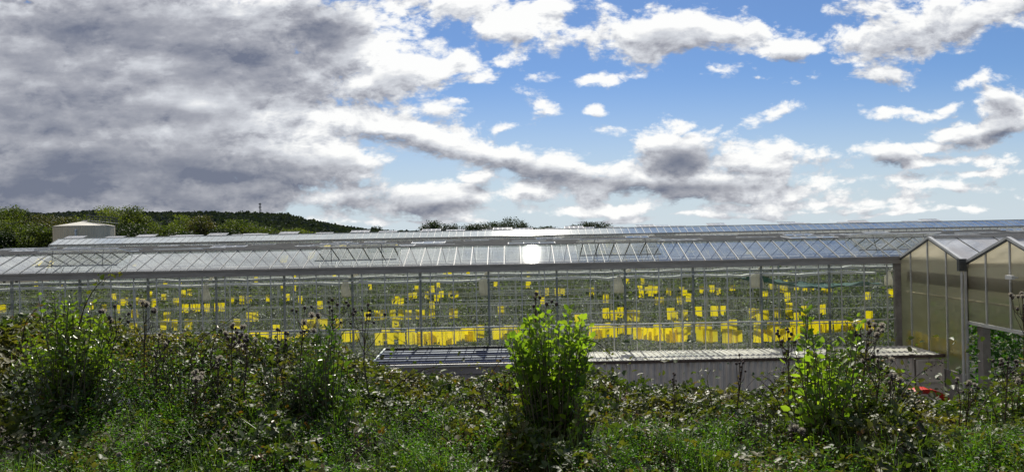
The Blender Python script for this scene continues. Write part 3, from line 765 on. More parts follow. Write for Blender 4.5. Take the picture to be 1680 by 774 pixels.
tot = Counter((i[3], i[4]) for i in info); seen = defaultdict(int)
ORD = ['first','second','third','fourth','fifth','sixth','seventh','eighth','ninth','tenth','eleventh','twelfth','thirteenth','fourteenth','fifteenth','sixteenth','seventeenth','eighteenth','nineteenth','twentieth','last']
proto = None
for (x, y, d, row, pl_) in info:
    if proto is None:
        mb = MB(); n_ = 4                     # a thin, slightly curled card
        for i in range(n_+1):
            a = -.235+.47*i/n_
            for z in (-.34, .34):
                mb.v += [(a, .02*math.cos(a*5), z), (a, .02*math.cos(a*5)+.006, z)]
        for i in range(n_):
            b = i*4; mb.f += [(b,b+4,b+6,b+2),(b+1,b+3,b+7,b+5),(b,b+1,b+5,b+4),(b+2,b+6,b+7,b+3)]
        mb.f += [(0,2,3,1),(n_*4,n_*4+1,n_*4+3,n_*4+2)]
        proto = mb.build('sticky_card', M['trap']); o = proto
    else:
        o = proto.copy(); COL.objects.link(o)
    q = P(x, y, d); o.location = q
    o.rotation_euler = (R(random.uniform(-4,4)), R(random.uniform(-3,3)), R(random.uniform(-28,28)))
    s_ = random.uniform(.92, 1.12); o.scale = (s_, 1, s_*random.uniform(.95,1.1))
    seen[(row, pl_)] += 1; t = tot[(row, pl_)]; i_ = seen[(row, pl_)]
    o['label'] = (f'{ORD[min(i_-1,20)]} yellow card, {row} row, ' if t > 1 else f'lone yellow card, {row} row, ') + pl_
    o['category'] = 'sticky trap'; o['group'] = 'yellow sticky cards hanging over the crop'

# bundled cloth hanging at the columns
for i, (x, y0, y1, wpx, lb) in enumerate([(337,468,493,13,'leftmost white cloth bundle tied up behind the glass wall'),(567,462,487,15,'white cloth bundle hanging behind the glass above the tall left thistles'),
        (793,456,484,16,'white cloth bundle above the right end of the blue-roofed shed'),(1014,456,480,18,'white cloth bundle just right of the big central shrub top'),
        (1241,449,471,22,'wide white cloth bundle above the middle of the pale container'),(1458,449,468,13,'small white cloth bundle beside the corner post on the right')]):
    d = D0+.62; a = P(x, y0, d); b = P(x, y1, d); wm = wpx/F*d
    mb = MB(); n = 20; prof = [(.05,.12),(.10,.02),(wm*.34,-.06),(wm*.44,-.3*abs(a.z-b.z)),(wm*.52,-.85*abs(a.z-b.z)),(wm*.48,-abs(a.z-b.z)),(.02,-abs(a.z-b.z)+.05)]
    mb.lathe((0,0,0), prof, n)
    for vi in range(len(mb.v)):
        vx, vy, vz = mb.v[vi]; th = math.atan2(vy, vx); kf = 1+.10*math.sin(th*5+i)+.05*math.sin(th*9); mb.v[vi] = (vx*kf + .04*math.sin(vz*6), vy*kf*.8, vz)
    mb.tube([(0,0,.08),(.35+.3*(i%2),.1,.42)], .05, 6, .09)
    o = mb.build('cloth_bundle', M['bag'], None, True); o.location = a; tag(o, lb, 'cloth bundle', 'tied cloth bundles at the glass wall columns')
# sagging teal net at the right inside
xs_ = np.linspace(12.6, 19.0, 36); ys_ = np.linspace(35.2, 38.4, 14)
def netz(X, Y):
    u_ = (X-12.6)/6.4
    return 4.75 - .1*u_ - (Y-35.2)*.12 - .55*np.sin(np.clip(u_*1.15,0,1)*math.pi)*np.clip((38.4-Y)/3.2,0,1)**.6*.8 - .45*u_ + .06*np.sin(X*5+Y*3) + .04*np.sin(Y*11)
v, f = grid(xs_, ys_, netz); o = np_mesh('shade_net', v, f, M['green_net']); so = o.modifiers.new('thick', 'SOLIDIFY'); so.thickness = .01
tag(o, 'sagging teal shade net under the glass roof near the corner post', 'net')

# ---------------------------------------------------------------- gabled wing on the right
wing = empty('gabled_greenhouse', (XW, 29, G)); tag(wing, 'greenhouse wing with pointed gables and tan ribbed plastic sheets on the right', 'greenhouse')
def wb(mb, name, m):
    o = mb.build(name, m, wing); o.location = (-XW, -29, -G); return o
def zroof(y, yb): return ZG-.05 + (ZR-ZG+.05)*(1-abs(y-(yb+2.5))/2.5)
XE = 75.0
for sidx, (ya, low) in enumerate([(29.0, .7), (24.0, 3.02), (19.0, 3.02)]):
    cuts = [ya, ya+1.35, ya+2.7, ya+4.05, ya+5.0] if sidx == 0 else [ya, ya+1.25, ya+2.5, ya+3.75, ya+5.0]
    if sidx == 1: cuts = [ya, ya+1.25, ya+2.45, ya+3.8, ya+5.0]
    for a, b in zip(cuts[:-1], cuts[1:]):
        m_ = MB(); pts = [(XW, b, low), (XW, a, low), (XW, a, zroof(a, ya))]
        if a < ya+2.5-.01 < b-.01: pts.append((XW, ya+2.5, zroof(ya+2.5, ya)))
        pts.append((XW, b, zroof(b, ya))); m_.quad(*pts); wb(m_, 'wall_sheet', M['poly_wall'])
    for c in cuts:
        m_ = MB(); r_ = .03 if ya < c < ya+5 else .045; m_.box(XW-.06, XW-.004, c-r_, c+r_, low if sidx else G, zroof(c, ya)-.03); wb(m_, 'wall_bar', M['alu'])
    for s_ in (-1, 1):
        m_ = MB(); m_.bar((XW-.05, ya+2.5+s_*2.5, zroof(ya, ya)+.04), (XW-.05, ya+2.5, ZR+.05), .16, .10); wb(m_, 'verge', M['alu'])
        m_ = MB(); m_.bar((XW-.08, ya+2.5+s_*2.5, zroof(ya, ya)-.055), (XW-.08, ya+2.5, ZR-.045), .06, .05); wb(m_, 'verge_trim', M['alu_dark'])
    m_ = MB()
    if sidx == 0: m_.box(XW-.1, XW+.1, ya+.06, ya+4.85, G-.2, .68); wb(m_, 'plinth', M['concrete'])
    else: m_.box(XW-.09, XW+.09, ya, ya+4.94, low-.13, low-.01); wb(m_, 'lintel', M['alu'])
    for s_ in (-1, 1):
        m_ = MB(); e = 2.5+s_*2.5; zg_ = ZG-.05; x = XW+.02
        m_.quad((XW, ya+e, zg_), (XE, ya+e, zg_), (XE, ya+2.5, ZR), (XW, ya+2.5, ZR)); wb(m_, 'roof_sheet', M['poly_roof'])
        m_ = MB(); x = XW+1.2
        while x < 48:
            m_.bar((x, ya+e, zg_+.02), (x, ya+2.5, ZR+.02), .03, .03); x += 1.68
        wb(m_, 'roof_frame', M['alu_dark'])
    m_ = MB(); m_.box(XW-.05, XE, ya+2.45, ya+2.55, ZR+.01, ZR+.07); wb(m_, 'ridge_cap', M['gutter'])
    m_ = MB(); m_.box(XW-.1, XE, ya-.12, ya+.12, ZG-.22, ZG-.07); wb(m_, 'gutter', M['gutter'])
# gutter end box and down pipes at the valley
m_ = MB(); m_.box(XW-.42, XW-.1, 28.86, 29.02, ZG-.36, ZG+.16); wb(m_, 'gutter_box', M['alu_dark'])
for dx_ in (.14, .30):
    m_ = MB(); m_.tube([(XW-dx_+.02, 28.92, ZG-.38), (XW-dx_+.02, 28.92, G)], .055, 10); wb(m_, 'down_pipe', M['alu'])
for (x, y) in ((XW+.35, 28.55), (XW+.3, 24.0+1.75)):
    m_ = MB(); m_.box(x-.16, x+.16, y-.16, y+.16, G, 2.88); wb(m_, 'post', M['concrete'])
# small lamp bracket on the second gable
lq = P(1652, 453, 26.2)
m_ = MB(); m_.box(XW-.22, XW-.01, 26.05, 26.2, 5.0, 5.06); m_.box(XW-.34, XW-.22, 25.95, 26.3, 4.97, 5.12); m_.tube([(XW-.28, 26.1, 4.97), (XW-.28, 26.1, 4.86)], .03, 6); wb(m_, 'wall_bracket', M['sash'])
m_ = MB(); m_.box(XW+.35, XW+.4, 24.2, 33.8, 4.35, 4.9); wb(m_, 'inner_screen', M['shed_wall_b'])
m_ = MB(); m_.tube([(XW+.3, 24.2, 3.85), (XW+.3, 33.8, 3.85)], .05, 8); wb(m_, 'inner_pipe', M['pipe_white'])
for i in range(7):
    o = proto.copy(); COL.objects.link(o); o.location = (XW+.16, 29.5+.64*i, 1.62+.05*(i%2)); o.rotation_euler = (0, 0, R(90+random.uniform(-6,6))); o.scale = (1.1,1,1.05)
    o['label'] = f'{ORD[i]} yellow card from the near end, blurred behind the tan ribbed wall'
# lush plants inside the open gable
n = 15000
x = rng.uniform(XW+1.2, XW+9, n); y = rng.uniform(20, 33, n); row = np.round(x/1.3)*1.3; x = row + rng.normal(0, .22, n)
z = rng.uniform(G+.1, 3.6, n)
v, f = leaves(np.stack([x, y, z], 1), rng.uniform(.12, .26, n), .6, .25, .3, droop=.3)
tag(np_mesh('wing_crop', v, f, M['crop2']), 'tall bright green crop plants seen through the open gable on the right', 'crop', kind='stuff')
m_ = MB()
for z, yy_ in ((1.25, 27.9), (.65, 27.6)): m_.tube([(XW+.9, yy_, z), (XW+8, yy_+.2, z)], .035, 6)
wb(m_, 'bench_rail', M['pipe_white'])

# ---------------------------------------------------------------- the far, taller glasshouse
FD = 108.0; FX = P(80, 405, FD).x
far = empty('far_glasshouse', (FX, FD, G)); tag(far, 'taller pale glasshouse far behind with white open ridge vents, left end by the tank', 'glasshouse')
def fb_(mb, name, m):
    o = mb.build(name, m, far); o.location = (-FX, -FD, -G); return o
ZG2, ZR2 = 7.02, 7.98; XE2 = 125.0
sv = (ZG, ZR); 
for k_ in range(7):
    yg = FD+5*k_; yr = yg+2.5; yb = yg+5
    ZG, ZR = ZG2, ZR2
    roof_slope(FX, XE2, yg, yr, [], fb_, mglass='far_glass', barw=.05, step=1.15, phase=.3)
    roof_slope(FX, XE2, yb, yr, [], fb_, bars=False, mglass='far_glass')
    m_ = MB(); m_.box(FX, XE2, yr-.05, yr+.05, ZR2+.01, ZR2+.07); fb_(m_, 'ridge_cap', M['alu'])
    m_ = MB(); m_.box(FX, XE2, yg-.14, yg+.12, ZG2-.16, ZG2+.03); fb_(m_, 'gutter', M['gutter'])
    m_ = MB(); m_.quad((FX, yb, G), (FX, yg, G), (FX, yg, ZG2), (FX, yr, ZR2), (FX, yb, ZG2)); fb_(m_, 'gable_pane', M['far_glass'])
    m_ = MB()
    for c in (yg, yg+1.25, yr, yg+3.75): m_.bar((FX-.03, c, G), (FX-.03, c, ZG2+(ZR2-ZG2)*(1-abs(c-yr)/2.5)), .07, .05)
    fb_(m_, 'gable_frame', M['alu'])
    rv = np.random.default_rng(800+k_); step_ = 11.6
    if k_ < 4:
        x = -26.2-11.6*4 if k_ == 0 else -70+rv.uniform(0, 12)
        while x < 78:
            if k_ == 0 or rv.random() < .6: vent(fb_, x, x+3.0, yr, 1, R(15 if k_ == 0 else 10), L=1.4, zr=ZR2)
            x += step_
ZG, ZR = sv
m_ = MB(); m_.quad((FX, FD-.02, G), (XE2, FD-.02, G), (XE2, FD-.02, ZG2-.1), (FX, FD-.02, ZG2-.1)); fb_(m_, 'wall_pane', M['far_glass'])
m_ = MB(); x = FX+.1
while x < XE2: m_.box(x-.035, x+.035, FD-.09, FD-.03, G, ZG2-.1); x += 1.2
fb_(m_, 'wall_frame', M['alu'])

# ---------------------------------------------------------------- container and shed in front of the glass wall
def stained(name, col, stain, ztop, streak=True, rough=.55):
    m = bpy.data.materials.new(name); m.use_nodes = True
    k = NT(m.node_tree); b = k.n['Principled BSDF']; b.inputs['Roughness'].default_value = rough
    tcn = k.new('ShaderNodeTexCoord'); sp_ = k.new('ShaderNodeSeparateXYZ'); k.put(sp_.inputs[0], tcn.outputs['Object'])
    n1_ = k.noise(tcn.outputs['Object'], 1.4, 6, .65)
    c = k.mix(k.ramp(n1_, .35, .7), col+(1,), tuple(q*.78 for q in col)+(1,))
    if streak:
        n2_ = k.noise(k.vm('MULTIPLY', tcn.outputs['Object'], (3.2, 3.2, .35)), 1.3, 6, .7)
        drip = k.m('MULTIPLY', k.ramp(n2_, .52, .66), k.ramp(sp_.outputs[2], ztop-.9, ztop-.05))
        c = k.mix(k.m('MULTIPLY', drip, .85), c, stain+(1,))
    else:
        n2_ = k.noise(k.vm('MULTIPLY', tcn.outputs['Object'], (1, 1, 1)), 2.6, 7, .7)
        c = k.mix(k.m('MULTIPLY', k.ramp(n2_, .5, .72), .6), c, stain+(1,))
    k.put(b.inputs['Base Color'], c)
    return m
ZT = 1.36
cont = empty('shipping_container', (11, 31.5, G)); tag(cont, 'long dirty white corrugated container with a ribbed roof below the glass wall', 'container')
def cb(mb, name, m):
    o = mb.build(name, m, cont); o.location = (-11, -31.5, -G); return o
CX0, CX1, CX2, CY0, CY1 = 2.9, 17.75, XW-.14, 30.4, 33.0
M['cont_side'] = stained('dirty white container side', (0.86,0.77,0.68), (0.22,0.16,0.12), ZT)
M['cont_roof'] = stained('weathered container roof', (0.66,0.61,0.53), (0.22,0.18,0.14), ZT, streak=False, rough=.7)
M['rust'] = mat('rusty edge', (0.12,0.085,0.065), .8, var=.5, vscale=9)
m_ = MB(); x = CX0+.12; prof = []
while x < CX1-.12:
    prof += [(x, 0), (x+.10, 0), (x+.145, .045), (x+.235, .045)]; x += .28
for i in range(len(prof)-1):
    (a, da), (b, db) = prof[i], prof[i+1]; b = min(b, CX1-.1)
    m_.quad((a, CY0+da, G+.16), (b, CY0+db, G+.16), (b, CY0+db, ZT-.13), (a, CY0+da, ZT-.13))
cb(m_, 'side_wall', M['cont_side'])
m_ = MB(); m_.box(CX0+.1, CX2, CY1-.03, CY1, G+.1, ZT-.1); m_.box(CX0, CX0+.03, CY0+.1, CY1, G+.1, ZT-.1); cb(m_, 'back_wall', M['cont_side'])
m_ = MB(); x = CX0+.1; prof = []
while x < CX2-.1:
    prof += [(x, 0), (x+.17, 0), (x+.195, .035), (x+.235, .035)]; x += .26
for i in range(len(prof)-1):
    (a, da), (b, db) = prof[i], prof[i+1]; b = min(b, CX2)
    m_.quad((a, CY0+.06, ZT-.045+da), (b, CY0+.06, ZT-.045+db), (b, CY1, ZT-.045+db), (a, CY1, ZT-.045+da))
cb(m_, 'roof', M['cont_roof'])
m_ = MB(); m_.box(CX0, CX2, CY0-.03, CY0+.055, ZT-.13, ZT-.012); cb(m_, 'top_rail', M['rust'])
m_ = MB(); m_.box(CX0, CX2, CY0-.03, CY0+.055, G, G+.16); cb(m_, 'bottom_rail', M['rust'])
for x in (CX0, CX1-.10):
    m_ = MB(); m_.box(x, x+.13, CY0-.035, CY0+.1, G+.16, ZT-.131); cb(m_, 'corner_post', M['cont_side'])
for x in (CX0-.005, CX1-.11, CX2-.16):
    m_ = MB(); m_.box(x, x+.17, CY0-.045, CY0+.13, ZT-.10, ZT+.02); cb(m_, 'corner_casting', M['rust'])
m_ = MB(); dx0, dx1 = CX1+.14, CX2-.02
m_.box(dx0, dx1, CY0+.06, CY0+.10, G+.16, ZT-.2)
door = cb(m_, 'side_door', M['cont_side'])
m_ = MB()
for a, b, z0, z1 in ((dx0, dx0+.1, G+.17, ZT-.2), (dx1-.12, dx1, G+.17, ZT-.2), (dx0+.101, dx1-.121, ZT-.3, ZT-.2), (dx0+.101, dx1-.121, ZT-1.25, ZT-1.18), (dx0+.101, dx1-.121, G+.17, G+.3)):
    m_.box(a, b, CY0+.005, CY0+.058, z0, z1)
o = cb(m_, 'door_frame', M['cont_side']); o.parent = door; o.location = (0,0,0)
m_ = MB(); m_.box(9.12, 9.22, CY0-.012, CY0+.04, ZT-.5, ZT-.2); cb(m_, 'vent_cover', M['alu'])

shed = empty('ribbed_shed', (-3, 31.3, G)); tag(shed, 'low grey shed with dark blue ribbed roof left of the container', 'shed')
def sb(mb, name, m):
    o = mb.build(name, m, shed); o.location = (3, -31.3, -G); return o
SX0, SX1, SY0, SY1, SZ0, SZ1 = -6.2, 1.25, 29.5, 33.0, 1.50, 1.62
M['shed_roof'] = mat('blue grey roof sheet', (0.20,0.21,0.29), .5, .0, var=.25, vscale=1.2)
M['shed_wall'] = mat('grey boarded wall', (0.40,0.36,0.34), .8, var=.18, vscale=1.5, stretch=(.4,.4,4))
M['black_edge'] = mat('black roof edge', (0.012,0.012,0.014), .5)
m_ = MB(); m_.quad((SX0,SY0,SZ0),(SX1,SY0,SZ0),(SX1,SY1,SZ1),(SX0,SY1,SZ1)); m_.quad((SX0,SY0,SZ0-.04),(SX0,SY1,SZ1-.04),(SX1,SY1,SZ1-.04),(SX1,SY0,SZ0-.04)); rf = sb(m_, 'roof', M['shed_roof'])
for i in range(7):
    t = (i+.5)/7; y = SY0+(SY1-SY0)*t; z = SZ0+(SZ1-SZ0)*t
    m_ = MB(); m_.box(SX0+.02, SX1-.02, y-.016, y+.016, z+.003, z+.045); o = sb(m_, 'roof_rib', M['black_edge']); 
m_ = MB(); m_.box(SX0, SX1, SY1-.05, SY1+.06, SZ1-.06, SZ1+.09); sb(m_, 'back_ridge', M['black_edge'])
m_ = MB(); m_.box(SX0-.02, SX1, SY0-.06, SY0-.004, SZ0-.09, SZ0+.035); sb(m_, 'fascia', M['alu'])
m_ = MB(); m_.bar((SX0-.04, SY0-.05, SZ0+.01), (SX0-.04, SY1, SZ1+.03), .08, .1); sb(m_, 'verge', M['alu'])
m_ = MB(); m_.box(SX0+.1, SX1-.1, SY0+.05, SY0+.1, G, SZ0-.09)
m_.box(SX0+.1, SX0+.15, SY0+.101, SY1-.1, G, SZ0-.05); m_.box(SX1-.15, SX1-.1, SY0+.101, SY1-.1, G, SZ0-.05)
sb(m_, 'wall', M['shed_wall'])
m_ = MB()
for z in (1.05, .6, .15, -.3, -.75): m_.box(SX0+.1, SX1-.1, SY0+.035, SY0+.049, z, z+.025)
sb(m_, 'cladding_joint', M['alu_dark'])

# weeds on the slope and yard in front of the container
n = 26000
y = rng.uniform(9.8, 28.5, n); x = rng.uniform(-.8, .8, n)*y; kk_ = rng.random(n) < np.clip(.55+.6*np.sin(x*1.1+y*.7)*np.sin(y*.9-x*.4) + .5*(x > y*.35), 0, 1); x, y = x[kk_], y[kk_]
z = ground_z(x, y) + rng.exponential(.22, len(x))*(1+.8*np.sin(x*.8)**2)
v, f = leaves(np.stack([x, y, np.minimum(z, ground_z(x, y)+1.1)], 1), rng.uniform(.06, .13, len(x)), .6, .5, .3)
M['slope'] = leafmat('slope weeds', (0.03,0.055,0.014), (0.065,0.10,0.022), (0.07,0.07,0.03), .5, .3, .4, scale=.6)
tag(np_mesh('slope_weeds', v, f, M['slope']), 'weeds on the slope between the bank and the container', 'weeds', kind='stuff')
# red curved hood and green heap
M['red'] = mat('red plastic', (0.50,0.014,0.010), .35)
M['tarp'] = mat('dark green sheet', (0.02,0.11,0.085), .45, var=.3, vscale=2, bump=.4, bscale=4)
hood = empty('red_machine', tuple(P(1520, 640, 26))[:2]+(G,)); tag(hood, 'curved red machine hood half hidden by brambles at the container door', 'machine')
mb = MB(); top = P(1512, 636, 26).z - G; Rr = 1.05; pts = []
for i in range(15):
    a = R(115) - R(115)*i/14; pts.append((-.15+Rr*1.1*math.cos(a), Rr*math.sin(a)-Rr+top))
for i in range(14):
    (xa_, za), (xb_, zb) = pts[i], pts[i+1]; t0 = .10+.12*math.sin(i/14*3.14); t1 = .10+.12*math.sin((i+1)/14*3.14)
    mb.quad((xa_,-.25,za),(xa_,.25,za),(xb_,.25,zb),(xb_,-.25,zb)); mb.quad((xa_,-.25,za-t0),(xa_,-.25,za),(xb_,-.25,zb),(xb_,-.25,zb-t1))
    mb.quad((xa_,.25,za),(xa_,.25,za-t0),(xb_,.25,zb-t1),(xb_,.25,zb)); mb.quad((xa_,-.25,za-t0),(xb_,-.25,zb-t1),(xb_,.25,zb-t1),(xa_,.25,za-t0))
mb.build('hood', M['red'], hood, False)
mb = MB(); mb.box(-.5, .9, -.4, .4, .35, top-.55); mb.build('body', M['alu_dark'], hood)
for x in (-.3, .7):
    for y in (-.42, .42):
        mb = MB(); mb.lathe((x, y, .35), [(.05,-.08),(.32,-.08),(.35,-.05),(.35,.05),(.32,.08),(.05,.08)], 18, Matrix.Rotation(R(90), 3, 'X')); mb.build('wheel', M['black_edge'], hood)
hp = P(1632, 642, 22.6)
hx_ = np.linspace(-1.5, 1.5, 26); hy_ = np.linspace(-1.0, 1.0, 18)
def hz(X, Y): 
    r_ = (X/1.5)**2+(Y/1.0)**2; H_ = hp.z-G
    return np.maximum(0, H_*(1-r_**1.3)) + .05*np.sin(X*7+Y*4)*np.sin(Y*6)
v, f = grid(hx_, hy_, hz); o = np_mesh('covered_heap', v, f, M['tarp']); o.location = (hp.x, 22.6, G); tag(o, 'heap under a dark green sheet below the open gable', 'covered heap')

# ---------------------------------------------------------------- roadside bank: brambles, herbs, grass
M['bramble'] = leafmat('bramble leaves', (0.022,0.042,0.012), (0.070,0.096,0.022), (0.105,0.095,0.026), .50, .38, .42, scale=1.6)
M['bramble_r'] = leafmat('reddish bramble leaves', (0.10,0.045,0.018), (0.16,0.11,0.02), (0.07,0.035,0.02), .4, .35, .5, scale=1.6)
M['herb'] = leafmat('fresh herb leaves', (0.045,0.115,0.014), (0.085,0.175,0.020), (0.040,0.085,0.014), .5, .42, .35, scale=2.2)
M['grass'] = leafmat('grass blades', (0.05,0.105,0.016), (0.12,0.18,0.035), (0.075,0.115,0.03), .42, .42, .45, scale=2.0)
M['dry'] = leafmat('dry stalks', (0.13,0.095,0.045), (0.24,0.18,0.09), (0.08,0.055,0.03), .8, .25, .2, scale=2.0)
M['cane'] = mat('bramble cane', (0.055,0.030,0.020), .6, var=.4, vscale=8)
M['stem'] = mat('green brown stem', (0.10,0.085,0.040), .7, var=.4, vscale=8)
M['thistle_head'] = mat('dark thistle head', (0.050,0.032,0.028), .8, var=.4, vscale=20)
M['fluff'] = trans_cloth('thistle fluff', (0.42,0.38,0.32), (0.5,0.46,0.38), .4, .9)
OUT = [(-200,535),(0,545),(40,534),(90,528),(180,536),(230,558),(300,564),(400,564),(450,572),(500,566),(560,582),(600,606),(650,626),(710,632),(760,640),(800,630),(850,612),(900,606),(960,612),(1000,630),(1040,652),(1090,656),(1160,650),(1210,656),(1250,656),(1290,624),(1340,598),(1400,592),(1450,608),(1480,652),(1500,672),(1530,680),(1560,674),(1600,656),(1640,636),(1680,615),(1880,600)]
ox = np.array([a for a, b in OUT], float); oy = np.array([b for a, b in OUT], float)
def wob(x, y, s=0.0):
    return (np.sin(x*2.1+y*1.3+s)+np.sin(x*3.7-y*2.9+s*2)*.7+np.sin(x*6.1+y*5.3+s*3)*.45+np.sin(-x*9.7+y*8.1+s)*.3)/2.45
def top_z(X, D):
    px = 840 + X/D*F
    zc = EYE - (np.interp(px, ox, oy) - (387-.0197*(px-840)))/F*8.4       # crest
    zn = 5.22 + .10*wob(X, D, 1)
    t = np.clip((D-5.2)/3.0, 0, 1); t = t*t*(3-2*t)
    z = zn*(1-t) + zc*t - np.clip(D-8.7, 0, 3)*.55
    return z + (.20*wob(X*1.1, D*1.1, 4) + .11*wob(X*2.6, D*2.6, 7))*(1-.72*t)
def sample(n, d0=4.3, d1=9.6, r=rng):
    D = np.sqrt(r.uniform(d0**2, d1**2, n)); X = r.uniform(-.80, .80, n)*D
    return X, D
def herbmask(X, D):                        # where the low fresh green shows between brambles
    px = 840+X/D*F; near = np.clip((7.3-D)/1.5, 0, 1)
    m_ = np.zeros_like(X)
    for cx_, w_, dn, df_ in ((215,130,4.5,7.6),(60,80,4.3,6.0),(540,60,5.0,6.6),(690,75,4.5,7.2),(760,50,4.5,6.5),(1000,60,4.5,5.8),(1110,110,4.5,6.2),(1180,60,5.6,6.8),(1330,60,4.5,5.5),(1620,110,4.3,6.0),(420,60,4.5,5.6),(880,40,4.5,5.2)):
        m_ = np.maximum(m_, np.exp(-((px-cx_)/w_)**2)*np.clip((D-dn+.6)/.6,0,1)*np.clip((df_-D)/.7,0,1))
    return np.clip(m_ + (.30*wob(X*1.9, D*1.9, 9)-.05)*near, 0, 1)
# bramble leaves
X, D = sample(66000); hm = herbmask(X, D)
keep = (rng.random(len(X)) > hm*.92) & (rng.random(len(X)) < np.clip(.70+.95*wob(X*1.7, D*1.7, 2)+.8*(D > 7.6), .06, 1))
X, D = X[keep], D[keep]
z = top_z(X, D) + .06 - rng.exponential(.13, len(X)) + rng.normal(0, .03, len(X))
ok = z > ground_z(X, D)+.0; X, D, z = X[ok], D[ok], z[ok]
pos = np.stack([X, D, z], 1)
red = rng.random(len(X)) < .045 + .05*(wob(X, D, 12) > .5)
v, f = trifoliate(pos[~red], rng.uniform(.024, .084, (~red).sum()), .55)
tag(np_mesh('bramble_thicket', v, f, M['bramble']), 'dark glossy bramble thicket covering the roadside bank', 'brambles', kind='stuff')
v, f = trifoliate(pos[red], rng.uniform(.026, .058, red.sum()), .5)
tag(np_mesh('autumn_bramble_leaves', v, f, M['bramble_r']), 'reddish and yellow turning leaves scattered through the brambles', 'brambles', kind='stuff')
# fresh herbs: little upright sprigs with pairs of leaflets
X, D = sample(19000, 4.3, 8.0); hm = herbmask(X, D); kp = rng.random(len(X)) < hm*1.2; X, D = X[kp], D[kp]
hgt = rng.uniform(.10, .26, len(X)); zb = top_z(X, D) - .12
P0 = np.stack([X, D, zb], 1); th = rng.uniform(0, 2*np.pi, len(X)); ln = np.stack([np.cos(th), np.sin(th), np.zeros_like(th)], 1)*.35
ps, ds = [], []
for i in range(9):
    t = (i+1)/9; a = th*3+i*2.4
    ps.append(P0 + (np.array([0,0,1.0]) + ln*t)*hgt[:, None]*t); ds.append(np.stack([np.cos(a), np.sin(a), np.full_like(a, .35)], 1))
v, f = leaves(np.concatenate(ps), rng.uniform(.016, .034, len(X)*9), .5, .5, .3, dirs=np.concatenate(ds))
tag(np_mesh('low_herbs', v, f, M['herb']), 'fresh green low weeds filling the gaps between brambles', 'weeds', kind='stuff')
# grass tufts
tufts = [(60,745,60),(20,768,60),(185,750,50),(340,735,40),(235,700,35),(420,700,40),(505,640,50),(520,610,40),(655,725,60),(700,690,60),(745,680,55),(600,765,60),(1000,715,60),(1040,700,55),(940,745,40),(880,730,50),
 (1110,725,50),(1185,690,30),(1250,750,40),(1600,745,80),(1660,735,70),(1560,765,60),(150,768,50),(470,735,40),(800,760,40),(1335,765,40),(1480,765,40),(560,700,30),(1400,745,30),(280,765,40),(1150,765,50),(740,755,50)]
gp = []
for (x, y, w_) in tufts:
    d = np.interp(y, [600,774], [7.6,5.0]); q = P(x, y+30, d); m_ = int(w_*2.0)
    gp.append(np.stack([q.x + rng.normal(0, w_/F*d*.45, m_), d + rng.normal(0, .18, m_), np.zeros(m_)], 1))
gp = np.concatenate(gp); X2, D2 = sample(1900, 4.3, 7.8); gp = np.concatenate([gp, np.stack([X2, D2, 0*X2], 1)])
gp[:, 2] = top_z(gp[:, 0], gp[:, 1]) - .17
v, f = blades(gp, .34, .0085, .55)
tag(np_mesh('long_grass', v, f, M['grass']), 'long green grass blades growing through the bank plants', 'grass', kind='stuff')
X2, D2 = sample(3600, 4.3, 9.0); gp = np.stack([X2, D2, top_z(X2, D2)-.2], 1)
v, f = blades(gp, .30, .005, .7)
X3, D3 = sample(4500, 4.3, 8.2); q3 = np.stack([X3, D3, top_z(X3, D3)-rng.uniform(.02,.2,len(X3))], 1)
v2, f2 = leaves(q3, rng.uniform(.015,.04,len(X3)), .5, .3, .4)
v, f = merge([(v, f), (v2, f2)])
tag(np_mesh('dry_stalks', v, f, M['dry']), 'dry brown stalks and dead leaves among the bank plants', 'dry plants', kind='stuff')

